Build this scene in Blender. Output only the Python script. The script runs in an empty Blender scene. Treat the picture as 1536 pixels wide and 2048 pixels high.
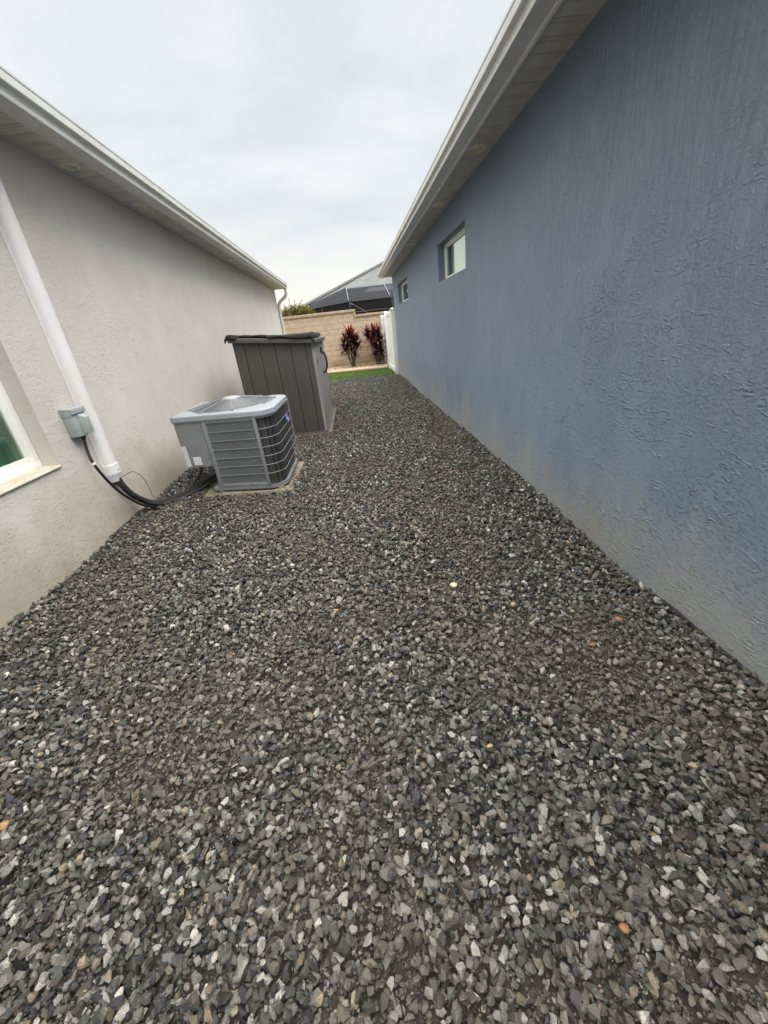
import bpy, bmesh, math, random
from mathutils import Vector, Matrix
R = math.radians
scene = bpy.context.scene
col = scene.collection

# ------------------------------------------------------------------ camera
CAMX = ((0.99140423, 0.12745236, -0.02955596),   # rows: world axes seen in the camera frame
        (-0.08054425, 0.41652885, -0.90554753),
        (-0.10310326, 0.90014422, 0.42321402))
cd = bpy.data.cameras.new("camera")
cam = bpy.data.objects.new("camera", cd); col.objects.link(cam)
M3 = Matrix(CAMX)
M4 = M3.to_4x4(); M4.translation = Vector((0, 0, 1.5))
cam.matrix_world = M4
cd.sensor_fit = 'VERTICAL'; cd.sensor_height = 24.0; cd.lens = 24.0 * 787.0 / 2048.0
cd.clip_start = 0.02; cd.clip_end = 2000
scene.camera = cam

# ------------------------------------------------------------------ view
scene.view_settings.view_transform = 'Standard'
scene.view_settings.look = 'None'
scene.view_settings.exposure = 0.45
scene.view_settings.gamma = 1.0

# ------------------------------------------------------------------ world: overcast sky
SUN_EL, SUN_AZ = R(56), R(125)
w = bpy.data.worlds.new("World"); scene.world = w; w.use_nodes = True
nt = w.node_tree; nt.nodes.clear()
def N(nt, t, **k):
    n = nt.nodes.new(t)
    for a, b in k.items():
        if a in n.inputs.keys() if isinstance(a, str) else False: n.inputs[a].default_value = b
        else: setattr(n, a, b)
    return n
def L(nt, a, b): nt.links.new(a, b)
def math_(nt, op, a, b=None, clamp=False):
    n = nt.nodes.new('ShaderNodeMath'); n.operation = op; n.use_clamp = clamp
    for i, v in enumerate((a, b)):
        if v is None: continue
        if isinstance(v, (int, float)): n.inputs[i].default_value = v
        else: L(nt, v, n.inputs[i])
    return n.outputs[0]
def ramp(nt, fac, stops, interp='LINEAR'):
    n = nt.nodes.new('ShaderNodeValToRGB'); n.color_ramp.interpolation = interp
    e = n.color_ramp.elements
    while len(e) < len(stops): e.new(0.5)
    for i, (p, c) in enumerate(stops):
        e[i].position = p
        e[i].color = (c, c, c, 1) if isinstance(c, (int, float)) else (*c, 1)
    L(nt, fac, n.inputs[0]); return n.outputs[0]
def mixc(nt, fac, a, b, mode='MIX'):
    n = nt.nodes.new('ShaderNodeMix'); n.data_type = 'RGBA'; n.blend_type = mode
    for s, v in ((n.inputs[0], fac), (n.inputs[6], a), (n.inputs[7], b)):
        if isinstance(v, (int, float)): s.default_value = v
        elif isinstance(v, tuple): s.default_value = (*v, 1)
        else: L(nt, v, s)
    return n.outputs[2]
def noise(nt, vec, scale, detail=4, rough=0.55, dist=0.0):
    n = nt.nodes.new('ShaderNodeTexNoise')
    n.inputs['Scale'].default_value = scale; n.inputs['Detail'].default_value = detail
    n.inputs['Roughness'].default_value = rough; n.inputs['Distortion'].default_value = dist
    if vec is not None: L(nt, vec, n.inputs['Vector'])
    return n.outputs[0]
def mapping(nt, vec, scale=(1, 1, 1), loc=(0, 0, 0), rot=(0, 0, 0)):
    n = nt.nodes.new('ShaderNodeMapping')
    n.inputs['Scale'].default_value = scale; n.inputs['Location'].default_value = loc; n.inputs['Rotation'].default_value = rot
    L(nt, vec, n.inputs['Vector']); return n.outputs[0]

tc = nt.nodes.new('ShaderNodeTexCoord')
sep = nt.nodes.new('ShaderNodeSeparateXYZ'); L(nt, tc.outputs['Generated'], sep.inputs[0])
sx, sy, sz = sep.outputs
sky = nt.nodes.new('ShaderNodeTexSky'); sky.sky_type = 'NISHITA'; sky.sun_disc = False
sky.sun_elevation = SUN_EL; sky.sun_rotation = SUN_AZ
bg1 = nt.nodes.new('ShaderNodeBackground'); bg1.inputs[1].default_value = 0.10
L(nt, sky.outputs[0], bg1.inputs[0])
# clouds: project the direction on a flat cloud deck
den = math_(nt, 'ADD', math_(nt, 'MAXIMUM', sz, 0.0), 0.35)
cx = math_(nt, 'DIVIDE', sx, den); cy = math_(nt, 'DIVIDE', sy, den)
cmb = nt.nodes.new('ShaderNodeCombineXYZ'); L(nt, cx, cmb.inputs[0]); L(nt, cy, cmb.inputs[1])
cv = mapping(nt, cmb.outputs[0], (1.0, 1.7, 1), (0.35, 0.2, 0), (0, 0, R(18)))
c1 = noise(nt, cv, 1.5, 7, 0.52, 0.25)
cl = ramp(nt, c1, [(0.30, (0.63, 0.685, 0.75)), (0.48, (0.745, 0.785, 0.82)), (0.68, (0.91, 0.92, 0.92))])
# warm bright band low in the distance, left of the gap
hz = ramp(nt, sz, [(0.0, 1.0), (0.10, 0.75), (0.28, 0.0)])
lf = ramp(nt, math_(nt, 'ADD', math_(nt, 'MULTIPLY', sx, -1.0), 0.35), [(0.0, 0.25), (0.55, 1.0)])
hz2 = math_(nt, 'MULTIPLY', hz, lf)
cl2 = mixc(nt, hz2, cl, (1.0, 0.965, 0.88))
# overcast: the zenith and the side behind the camera are brighter than the low sky ahead
zen = ramp(nt, sz, [(0.48, 0.0), (0.88, 1.0)])
cl2 = mixc(nt, math_(nt, 'MULTIPLY', zen, 0.9), cl2, (0.84, 0.815, 0.78))
back = ramp(nt, math_(nt, 'MULTIPLY', sy, -1.0), [(0.0, 0.0), (0.8, 1.0)])
stg = math_(nt, 'ADD', math_(nt, 'ADD', 0.80, math_(nt, 'MULTIPLY', zen, 4.8)), math_(nt, 'MULTIPLY', back, 0.5))
bg2 = nt.nodes.new('ShaderNodeBackground'); L(nt, cl2, bg2.inputs[0]); L(nt, stg, bg2.inputs[1])
mx = nt.nodes.new('ShaderNodeMixShader'); mx.inputs[0].default_value = 0.93
L(nt, bg1.outputs[0], mx.inputs[1]); L(nt, bg2.outputs[0], mx.inputs[2])
wo = nt.nodes.new('ShaderNodeOutputWorld'); L(nt, mx.outputs[0], wo.inputs[0])

sd = bpy.data.lights.new("sun", 'SUN'); sd.energy = 1.2; sd.angle = R(35); sd.color = (1, 0.97, 0.93)
so = bpy.data.objects.new("sun", sd); col.objects.link(so)
dirv = Vector((math.sin(SUN_AZ) * math.cos(SUN_EL), math.cos(SUN_AZ) * math.cos(SUN_EL), math.sin(SUN_EL)))
so.rotation_euler = dirv.to_track_quat('Z', 'Y').to_euler(); so.location = (0, -5, 12)

# ------------------------------------------------------------------ helpers
class MB:
    def __init__(s): s.v = []; s.f = []; s.m = []
    def add(s, vs, fs, mi=0):
        o = len(s.v); s.v += [tuple(p) for p in vs]; s.f += [tuple(i + o for i in f) for f in fs]; s.m += [mi] * len(fs)
    def box(s, x0, x1, y0, y1, z0, z1, mi=0):
        s.add([(x0,y0,z0),(x1,y0,z0),(x1,y1,z0),(x0,y1,z0),(x0,y0,z1),(x1,y0,z1),(x1,y1,z1),(x0,y1,z1)],
              [(3,2,1,0),(4,5,6,7),(0,1,5,4),(1,2,6,5),(2,3,7,6),(3,0,4,7)], mi)
    def obox(s, c, ax, ay, az, hx, hy, hz, mi=0):
        c, ax, ay, az = Vector(c), Vector(ax).normalized(), Vector(ay).normalized(), Vector(az).normalized()
        P = [c + ax*hx*i + ay*hy*j + az*hz*k for k in (-1, 1) for i, j in ((-1,-1),(1,-1),(1,1),(-1,1))]
        s.add(P, [(3,2,1,0),(4,5,6,7),(0,1,5,4),(1,2,6,5),(2,3,7,6),(3,0,4,7)], mi)
    def prism(s, pts, z0, z1, mi=0):           # pts in xy, extruded in z
        n = len(pts)
        s.add([(x, y, z0) for x, y in pts] + [(x, y, z1) for x, y in pts],
              [tuple(range(n-1, -1, -1)), tuple(range(n, 2*n))] + [(i, (i+1) % n, n+(i+1) % n, n+i) for i in range(n)], mi)
    def extr_y(s, prof, y0, y1, closed=True, mi=0):  # prof of (x,z) along y
        n = len(prof)
        vs = [(x, y0, z) for x, z in prof] + [(x, y1, z) for x, z in prof]
        fs = [(i, (i+1) % n, n+(i+1) % n, n+i) for i in range(n if closed else n-1)]
        if closed: fs += [tuple(range(n-1, -1, -1)), tuple(range(n, 2*n))]
        s.add(vs, fs, mi)
    def tube(s, pts, rad, n=10, caps=True, mi=0):
        pts = [Vector(p) for p in pts]; rings = []
        up = Vector((0, 0, 1)); prev = None
        for i, p in enumerate(pts):
            t = (pts[min(i+1, len(pts)-1)] - pts[max(i-1, 0)]).normalized()
            if prev is None:
                a = t.cross(up) if abs(t.dot(up)) < 0.95 else t.cross(Vector((1, 0, 0)))
            else: a = prev - t * prev.dot(t)
            a.normalize(); b = t.cross(a); prev = a
            r = rad[i] if isinstance(rad, (list, tuple)) else rad
            rings.append([p + (a*math.cos(q) + b*math.sin(q)) * r for q in [2*math.pi*k/n for k in range(n)]])
        vs = [q for r_ in rings for q in r_]; fs = []
        for i in range(len(pts)-1):
            for k in range(n): fs.append((i*n+k, i*n+(k+1) % n, (i+1)*n+(k+1) % n, (i+1)*n+k))
        if caps: fs += [tuple(range(n-1, -1, -1)), tuple(range((len(pts)-1)*n, len(pts)*n))]
        s.add(vs, fs, mi)
    def build(s, name, mat, parent=None, smooth=False, bevel=0, angle=35, seg=2):
        me = bpy.data.meshes.new(name); me.from_pydata(s.v, [], s.f)
        mats = mat if isinstance(mat, (list, tuple)) else [mat]
        for m in mats: me.materials.append(m)
        if len(mats) > 1:
            me.polygons.foreach_set('material_index', s.m)
        bm = bmesh.new(); bm.from_mesh(me)
        bmesh.ops.recalc_face_normals(bm, faces=bm.faces)
        if bevel:
            es = [e for e in bm.edges if len(e.link_faces) == 2 and e.calc_face_angle(0) > R(30)]
            bmesh.ops.bevel(bm, geom=es, offset=bevel, segments=seg, profile=0.6, affect='EDGES', clamp_overlap=True)
        bm.to_mesh(me); bm.free()
        if smooth or bevel:
            me.shade_smooth()
            try: me.set_sharp_from_angle(angle=R(angle))
            except Exception: pass
        o = bpy.data.objects.new(name, me); col.objects.link(o)
        if parent: o.parent = parent
        return o
def smooth_path(pts, k=8):
    P = [Vector(p) for p in pts]; P = [P[0]*2-P[1]] + P + [P[-1]*2-P[-2]]; out = []
    for i in range(1, len(P)-2):
        for j in range(k):
            t = j/k; a, b, c, d = P[i-1:i+3]
            out.append(0.5*((2*b)+(c-a)*t+(2*a-5*b+4*c-d)*t*t+(3*b-a-3*c+d)*t**3))
    out.append(P[-2]); return out
def tag(o, label=None, cat=None, group=None, kind=None):
    if label: o['label'] = label
    if cat: o['category'] = cat
    if group: o['group'] = group
    if kind: o['kind'] = kind
    return o
def empty(name, label, cat, group=None, loc=(0, 0, 0)):
    o = bpy.data.objects.new(name, None); col.objects.link(o); o.empty_display_size = 0.2
    o.location = loc
    return tag(o, label, cat, group)
def rehome(root, loc):      # put an empty at its thing's base without moving the parts
    root.location = loc
    for o in root.children: o.location = Vector(o.location) - Vector(loc)

# ------------------------------------------------------------------ materials
def mat(name, color=(0.5, 0.5, 0.5), rough=0.6, metal=0.0, spec=0.5, fn=None):
    m = bpy.data.materials.new(name); m.use_nodes = True
    t = m.node_tree; b = t.nodes['Principled BSDF']
    b.inputs['Base Color'].default_value = (*color, 1); b.inputs['Roughness'].default_value = rough
    b.inputs['Metallic'].default_value = metal; b.inputs['Specular IOR Level'].default_value = spec
    if fn:
        g = t.nodes.new('ShaderNodeNewGeometry'); fn(t, b, g.outputs['Position'])
    return m
def bump(t, b, h, strength, dist=0.01, prev=None):
    n = t.nodes.new('ShaderNodeBump'); n.inputs['Strength'].default_value = strength; n.inputs['Distance'].default_value = dist
    L(t, h, n.inputs['Height'])
    if prev: L(t, prev, n.inputs['Normal'])
    L(t, n.outputs[0], b.inputs['Normal']); return n.outputs[0]
def sepz(t, p):
    s = t.nodes.new('ShaderNodeSeparateXYZ'); L(t, p, s.inputs[0]); return s.outputs
def painted(c, rough=0.5, grime=0.12, gs=3.0, bs=0.0):
    def fn(t, b, p):
        n = noise(t, p, gs, 6, 0.65); n2 = noise(t, p, gs*9, 3, 0.6)
        f = ramp(t, math_(t, 'ADD', math_(t, 'MULTIPLY', n, 0.7), math_(t, 'MULTIPLY', n2, 0.3)), [(0.38, 0.0), (0.68, 1.0)])
        dk = tuple(x*(1-grime)*k for x, k in zip(c, (1.0, 0.97, 0.9)))
        L(t, mixc(t, f, c, dk), b.inputs['Base Color'])
        L(t, math_(t, 'ADD', math_(t, 'MULTIPLY', n2, 0.25), rough-0.12), b.inputs['Roughness'])
        if bs: bump(t, b, n2, bs, 0.003)
    return mat('painted', c, rough, fn=fn)

def stucco_cream(t, b, p):
    # skip-trowel relief, rust and earth stains near the ground
    d = mapping(t, p, (1, 0.8, 1.7))
    a = noise(t, d, 30, 4, 0.62, 0.4); msk = ramp(t, noise(t, p, 2.6, 3, 0.6), [(0.38, 0.15), (0.62, 1.0)])
    pits = ramp(t, a, [(0.36, 0.0), (0.42, 0.5), (0.58, 0.5), (0.64, 1.0)])
    fine = noise(t, p, 160, 3, 0.6)
    h = math_(t, 'ADD', math_(t, 'MULTIPLY', pits, msk), math_(t, 'MULTIPLY', fine, 0.12))
    bump(t, b, h, 0.6, 0.010)
    X, Y, Z = sepz(t, p)
    big = noise(t, mapping(t, p, (1, 1.0, 0.8)), 1.1, 6, 0.6)
    base = mixc(t, ramp(t, big, [(0.35, 0.0), (0.7, 1.0)]), (0.55, 0.51, 0.457), (0.605, 0.57, 0.518))
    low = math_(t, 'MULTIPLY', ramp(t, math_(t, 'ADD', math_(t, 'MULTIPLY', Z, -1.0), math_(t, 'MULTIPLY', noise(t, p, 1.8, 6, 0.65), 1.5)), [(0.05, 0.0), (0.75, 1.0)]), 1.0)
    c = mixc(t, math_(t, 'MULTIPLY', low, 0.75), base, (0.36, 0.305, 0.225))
    st = ramp(t, noise(t, mapping(t, p, (1, 2.5, 1.2)), 2.2, 6, 0.7), [(0.56, 0.0), (0.72, 1.0)])
    st = math_(t, 'MULTIPLY', st, ramp(t, Z, [(0.05, 1.0), (0.42, 0.0)]))
    c = mixc(t, math_(t, 'MULTIPLY', st, 0.5), c, (0.30, 0.21, 0.125))
    strk = ramp(t, noise(t, mapping(t, p, (1, 9, 0.5)), 1.2, 4, 0.6), [(0.45, 0.0), (0.75, 1.0)])
    c = mixc(t, math_(t, 'MULTIPLY', strk, 0.06), c, (0.36, 0.33, 0.29))
    L(t, c, b.inputs['Base Color'])
M_cream = mat('cream_stucco', rough=0.85, spec=0.3, fn=stucco_cream)

def stucco_blue(t, b, p):
    X, Y, Z = sepz(t, p)
    st = ramp(t, noise(t, mapping(t, p, (1, 1.0, 0.13)), 34, 5, 0.66, 0.3), [(0.36, 0.0), (0.62, 1.0)])      # vertical trowel strokes
    bl = noise(t, mapping(t, p, (1, 0.7, 1.7), (0, 0, 0), (R(14), 0, 0)), 44, 6, 0.68, 0.1)          # knock-down blobs
    up = ramp(t, math_(t, 'ADD', math_(t, 'MULTIPLY', Z, 0.33), math_(t, 'MULTIPLY', noise(t, p, 1.4, 3), 0.55)), [(0.55, 0.15), (0.95, 1.0)])
    blr = ramp(t, bl, [(0.53, 0.0), (0.62, 0.8), (0.70, 1.0)])
    m2 = ramp(t, noise(t, p, 2.6, 5, 0.7), [(0.42, 0.10), (0.62, 1.0)])
    # skip-trowel ridges: short raised lips, broken up by two masks
    rn = noise(t, mapping(t, p, (1, 0.62, 1.5), (2, 1, 4), (R(-16), 0, 0)), 15, 3, 0.5, 0.2)
    rd = ramp(t, math_(t, 'ABSOLUTE', math_(t, 'SUBTRACT', rn, 0.5)), [(0.0, 1.0), (0.012, 0.85), (0.045, 0.0)])
    rm = ramp(t, noise(t, mapping(t, p, (1, 1, 1), (8, 3, 2)), 13, 2, 0.5), [(0.48, 0.0), (0.56, 1.0)])
    rdg = math_(t, 'MULTIPLY', math_(t, 'MULTIPLY', rd, rm), ramp(t, noise(t, p, 2.1, 4, 0.65), [(0.36, 0.25), (0.55, 1.0)]))
    blr = math_(t, 'ADD', math_(t, 'MULTIPLY', blr, 0.42), math_(t, 'MULTIPLY', rdg, 0.6))
    h = mixc(t, math_(t, 'MULTIPLY', up, 0.62), math_(t, 'MULTIPLY', blr, math_(t, 'ADD', 0.3, math_(t, 'MULTIPLY', m2, 0.7))), math_(t, 'MULTIPLY', st, 0.8))
    h = math_(t, 'ADD', h, math_(t, 'MULTIPLY', noise(t, p, 120, 4, 0.7), 0.30))
    bump(t, b, h, 1.0, 0.016)
    big = noise(t, mapping(t, p, (1, 0.9, 0.7)), 1.0, 5, 0.55)
    c = mixc(t, ramp(t, big, [(0.34, 0.0), (0.68, 1.0)]), (0.148, 0.205, 0.275), (0.185, 0.250, 0.328))
    c = mixc(t, math_(t, 'MULTIPLY', up, 0.38), c, (0.185, 0.200, 0.245))
    # paler grey tone and earth splash, in patches that rise unevenly from the ground
    lowf = ramp(t, math_(t, 'SUBTRACT', math_(t, 'MULTIPLY', noise(t, mapping(t, p, (1, 1.5, 0.6), (3, 4.2, 1)), 1.2, 7, 0.72), 2.0), math_(t, 'MULTIPLY', Z, 1.15)), [(0.35, 0.0), (1.0, 1.0)])
    c = mixc(t, math_(t, 'MULTIPLY', lowf, 0.75), c, (0.31, 0.305, 0.275))
    pale_tone = ramp(t, noise(t, mapping(t, p, (1, 3, 1.0), (7, 1, 3)), 1.3, 6, 0.65), [(0.50, 0.0), (0.80, 1.0)])
    c = mixc(t, math_(t, 'MULTIPLY', pale_tone, 0.35), c, (0.28, 0.32, 0.36))
    tan = ramp(t, noise(t, mapping(t, p, (1, 1.3, 1.5), (1, 9, 5)), 1.5, 6, 0.6), [(0.52, 0.0), (0.70, 1.0)])
    tan = math_(t, 'MULTIPLY', tan, ramp(t, Z, [(0.25, 1.0), (0.75, 0.0)]))
    c = mixc(t, math_(t, 'MULTIPLY', tan, 0.55), c, (0.25, 0.215, 0.165))
    L(t, c, b.inputs['Base Color'])
    L(t, math_(t, 'ADD', 0.48, math_(t, 'MULTIPLY', big, 0.2)), b.inputs['Roughness'])
M_blue = mat('blue_stucco', rough=0.5, spec=0.5, fn=stucco_blue)

M_white = painted((0.87, 0.87, 0.85), 0.4, 0.08, 2.5)
M_gutter = painted((0.62, 0.62, 0.60), 0.35, 0.2, 4.0)
M_vinyl = painted((0.80, 0.80, 0.78), 0.45, 0.10, 1.5)
M_pvc = painted((0.76, 0.75, 0.75), 0.4, 0.10, 2.0)
def soffit_fn(t, b, p):
    X, Y, Z = sepz(t, p)
    f = math_(t, 'FRACT', math_(t, 'MULTIPLY', Y, 3.28))
    g = ramp(t, f, [(0.0, 0.0), (0.06, 1.0), (0.46, 1.0), (0.50, 0.3), (0.54, 1.0), (0.94, 1.0), (1.0, 0.0)])
    bump(t, b, g, 0.9, 0.012)
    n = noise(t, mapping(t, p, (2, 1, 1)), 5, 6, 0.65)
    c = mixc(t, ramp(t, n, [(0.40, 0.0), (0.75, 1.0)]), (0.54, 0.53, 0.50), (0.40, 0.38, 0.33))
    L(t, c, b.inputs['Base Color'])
M_soffit = mat('soffit_vinyl', rough=0.6, fn=soffit_fn)
M_vent = painted((0.80, 0.75, 0.60), 0.6, 0.25, 20)
M_ventdark = mat('vent_mesh', (0.05, 0.038, 0.022), 0.8)
M_black = painted((0.016, 0.016, 0.017), 0.45, 0.0, 8)
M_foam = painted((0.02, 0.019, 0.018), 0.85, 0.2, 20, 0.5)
M_copper = mat('rusty_wire', (0.10, 0.05, 0.03), 0.6)
M_dark = mat('dark_inside', (0.012, 0.013, 0.013), 0.9)
M_greyblue = painted((0.34, 0.375, 0.375), 0.5, 0.18, 14)
M_acgrey = painted((0.215, 0.228, 0.242), 0.42, 0.14, 6)
M_aclid = painted((0.275, 0.30, 0.325), 0.38, 0.10, 5)
M_achub = painted((0.29, 0.30, 0.275), 0.45, 0.12, 12)
def coil_fn(t, b, p):
    X, Y, Z = sepz(t, p)
    s = math_(t, 'SUBTRACT', X, Y)
    f = ramp(t, math_(t, 'FRACT', math_(t, 'MULTIPLY', s, 62)), [(0.0, 0.0), (0.5, 1.0), (1.0, 0.0)])
    n = noise(t, mapping(t, p, (14, 14, 0.6)), 1.2, 3)
    c = mixc(t, ramp(t, n, [(0.42, 0.0), (0.62, 1.0)]), (0.065, 0.069, 0.078), (0.13, 0.115, 0.092))
    L(t, mixc(t, f, (0.01, 0.01, 0.012), c), b.inputs['Base Color'])
M_coil = mat('coil_fins', rough=0.45, metal=0.3, fn=coil_fn)
M_fin = painted((0.16, 0.17, 0.185), 0.45, 0.3, 10)
M_blade = mat('fan_guard_mesh', (0.16, 0.17, 0.19), 0.5)
def paper_fn(t, b, p):
    X, Y, Z = sepz(t, p)
    l = ramp(t, math_(t, 'FRACT', math_(t, 'MULTIPLY', Z, 38)), [(0.0, 1.0), (0.55, 1.0), (0.62, 0.35), (0.9, 0.35), (1.0, 1.0)])
    n = ramp(t, noise(t, mapping(t, p, (70, 70, 20)), 1.0, 2), [(0.42, 0.0), (0.46, 1.0)])
    k = math_(t, 'MAXIMUM', l, n)
    L(t, mixc(t, k, (0.34, 0.36, 0.37), (0.66, 0.67, 0.65)), b.inputs['Base Color'])
M_paper = mat('printed_sticker', rough=0.5, fn=paper_fn)
M_badge = mat('badge_blue', (0.02, 0.035, 0.30), 0.35)
M_badgew = mat('badge_white', (0.55, 0.6, 0.8), 0.4)
def conc(c1, c2, s=6):
    def fn(t, b, p):
        n = noise(t, p, s, 7, 0.7); n2 = noise(t, p, s*16, 3)
        L(t, mixc(t, ramp(t, n, [(0.35, 0.0), (0.65, 1.0)]), c1, c2), b.inputs['Base Color'])
        bump(t, b, math_(t, 'ADD', n, math_(t, 'MULTIPLY', n2, 0.4)), 0.5, 0.008)
    return mat('concrete', rough=0.9, spec=0.2, fn=fn)
M_pad = conc((0.15, 0.12, 0.08), (0.27, 0.23, 0.165), 7)
M_wood = conc((0.09, 0.08, 0.065), (0.18, 0.165, 0.14), 12)
def shed_fn(t, b, p):
    n = noise(t, mapping(t, p, (26, 26, 1.6)), 1.5, 5, 0.65)
    n3 = noise(t, p, 2.0, 5, 0.6)
    c = mixc(t, ramp(t, n, [(0.35, 0.0), (0.68, 1.0)]), (0.050, 0.043, 0.037), (0.068, 0.060, 0.053))
    c = mixc(t, math_(t, 'MULTIPLY', ramp(t, n3, [(0.45, 0.0), (0.7, 1.0)]), 0.3), c, (0.085, 0.077, 0.066))
    L(t, c, b.inputs['Base Color']); bump(t, b, n, 0.35, 0.004)
M_shed = mat('resin_boards', rough=0.55, fn=shed_fn)
M_shedtrim = painted((0.085, 0.077, 0.070), 0.55, 0.12, 6)
def sheddoor_fn(t, b, p):
    n = noise(t, mapping(t, p, (26, 26, 1.2)), 1.5, 5, 0.65)
    L(t, mixc(t, ramp(t, n, [(0.3, 0.0), (0.7, 1.0)]), (0.17, 0.165, 0.155), (0.30, 0.29, 0.27)), b.inputs['Base Color'])
    bump(t, b, n, 0.35, 0.004)
M_sheddoor = mat('lit_resin_door', rough=0.6, fn=sheddoor_fn)  # resin colour lightened to paint the lit side of the shed
def cloth_fn(t, b, p):
    n = noise(t, p, 9, 6, 0.7); L(t, mixc(t, n, (0.006, 0.006, 0.006), (0.014, 0.013, 0.012)), b.inputs['Base Color'])
    bump(t, b, noise(t, p, 30, 4), 0.4, 0.01)
M_cloth = mat('black_cover', rough=0.85, spec=0.25, fn=cloth_fn)

def glass_mat(name, tint):
    m = bpy.data.materials.new(name); m.use_nodes = True; t = m.node_tree; t.nodes.clear()
    fr = t.nodes.new('ShaderNodeFresnel'); ge = t.nodes.new('ShaderNodeNewGeometry'); L(t, math_(t, 'SUBTRACT', 1.52, math_(t, 'MULTIPLY', ge.outputs['Backfacing'], 1.52-1/1.52)), fr.inputs[0])
    f2 = math_(t, 'MULTIPLY', fr.outputs[0], 1.5, True)
    tr = t.nodes.new('ShaderNodeBsdfTransparent'); tr.inputs[0].default_value = (*tint, 1)
    gl = t.nodes.new('ShaderNodeBsdfGlossy'); gl.inputs['Roughness'].default_value = 0.02; gl.inputs[0].default_value = (0.9, 0.95, 0.92, 1)
    mx = t.nodes.new('ShaderNodeMixShader'); L(t, f2, mx.inputs[0]); L(t, tr.outputs[0], mx.inputs[1]); L(t, gl.outputs[0], mx.inputs[2])
    o = t.nodes.new('ShaderNodeOutputMaterial'); L(t, mx.outputs[0], o.inputs[0]); return m
M_glass = glass_mat('window_glass', (0.84, 0.90, 0.86))
M_blind = mat('pale_blind', (0.80, 0.84, 0.76), 0.7)
M_room = mat('dim_green_room', (0.08, 0.13, 0.095), 0.8)
def greenrefl_fn(t, b, p):
    n = noise(t, mapping(t, p, (1, 9, 0.6)), 1.4, 4, 0.6)
    L(t, mixc(t, ramp(t, n, [(0.4, 0.0), (0.65, 1.0)]), (0.045, 0.12, 0.06), (0.11, 0.20, 0.12)), b.inputs['Base Color'])
M_greenrefl = mat('green_reflection', rough=0.8, fn=greenrefl_fn)  # green reflection in the glass, painted as a colour

def shingle(c1, c2, c3):
    def fn(t, b, p):
        X, Y, Z = sepz(t, p)
        cb = t.nodes.new('ShaderNodeCombineXYZ'); L(t, X, cb.inputs[0]); L(t, math_(t, 'MULTIPLY', Z, 2.6), cb.inputs[1])
        br = t.nodes.new('ShaderNodeTexBrick'); L(t, cb.outputs[0], br.inputs[0])
        br.inputs['Color1'].default_value = (*c1, 1); br.inputs['Color2'].default_value = (*c2, 1); br.inputs['Mortar'].default_value = (*c3, 1)
        br.inputs['Scale'].default_value = 1.0; br.inputs['Brick Width'].default_value = 0.32; br.inputs['Row Height'].default_value = 0.15
        br.inputs['Mortar Size'].default_value = 0.011; br.inputs['Mortar Smooth'].default_value = 0.4
        n = noise(t, p, 9, 5, 0.7)
        L(t, mixc(t, math_(t, 'MULTIPLY', n, 0.5), br.outputs[0], c3), b.inputs['Base Color'])
        bump(t, b, math_(t, 'SUBTRACT', 1.0, br.outputs[1]), 0.5, 0.02)
    return mat('shingles', rough=0.9, spec=0.2, fn=fn)
M_shingle = shingle((0.185, 0.19, 0.18), (0.13, 0.138, 0.132), (0.065, 0.07, 0.066))

def block_fn(t, b, p):
    X, Y, Z = sepz(t, p)
    cb = t.nodes.new('ShaderNodeCombineXYZ'); L(t, X, cb.inputs[0]); L(t, math_(t, 'ADD', Z, 0.02), cb.inputs[1])
    br = t.nodes.new('ShaderNodeTexBrick'); L(t, cb.outputs[0], br.inputs[0])
    br.inputs['Color1'].default_value = (0.50, 0.385, 0.27, 1); br.inputs['Color2'].default_value = (0.37, 0.27, 0.19, 1); br.inputs['Mortar'].default_value = (0.27, 0.20, 0.145, 1)
    br.inputs['Scale'].default_value = 1.0; br.inputs['Brick Width'].default_value = 0.41; br.inputs['Row Height'].default_value = 0.205
    br.inputs['Mortar Size'].default_value = 0.010; br.inputs['Mortar Smooth'].default_value = 0.3; br.inputs['Bias'].default_value = -0.1
    n = noise(t, p, 7, 6, 0.7); n2 = noise(t, p, 24, 5, 0.7)
    c = mixc(t, ramp(t, n, [(0.35, 0.0), (0.7, 1.0)]), br.outputs[0], (0.53, 0.42, 0.31))
    c = mixc(t, ramp(t, n2, [(0.48, 0.0), (0.75, 0.6)]), c, (0.30, 0.215, 0.15))
    spl = ramp(t, math_(t, 'SUBTRACT', math_(t, 'MULTIPLY', noise(t, p, 3, 5, .65), 1.4), Z), [(0.1, 0.0), (0.75, 1.0)])
    c = mixc(t, math_(t, 'MULTIPLY', spl, 0.6), c, (0.27, 0.165, 0.085))
    L(t, c, b.inputs['Base Color'])
    h = math_(t, 'ADD', math_(t, 'MULTIPLY', math_(t, 'SUBTRACT', 1.0, br.outputs[1]), 0.8), math_(t, 'MULTIPLY', n2, 1.3))
    bump(t, b, h, 0.8, 0.02)
M_block = mat('split_face_block', rough=0.95, spec=0.15, fn=block_fn)
M_cap = conc((0.27, 0.195, 0.13), (0.42, 0.32, 0.225), 9)
M_curb = conc((0.40, 0.28, 0.20), (0.50, 0.37, 0.27), 9)

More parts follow.
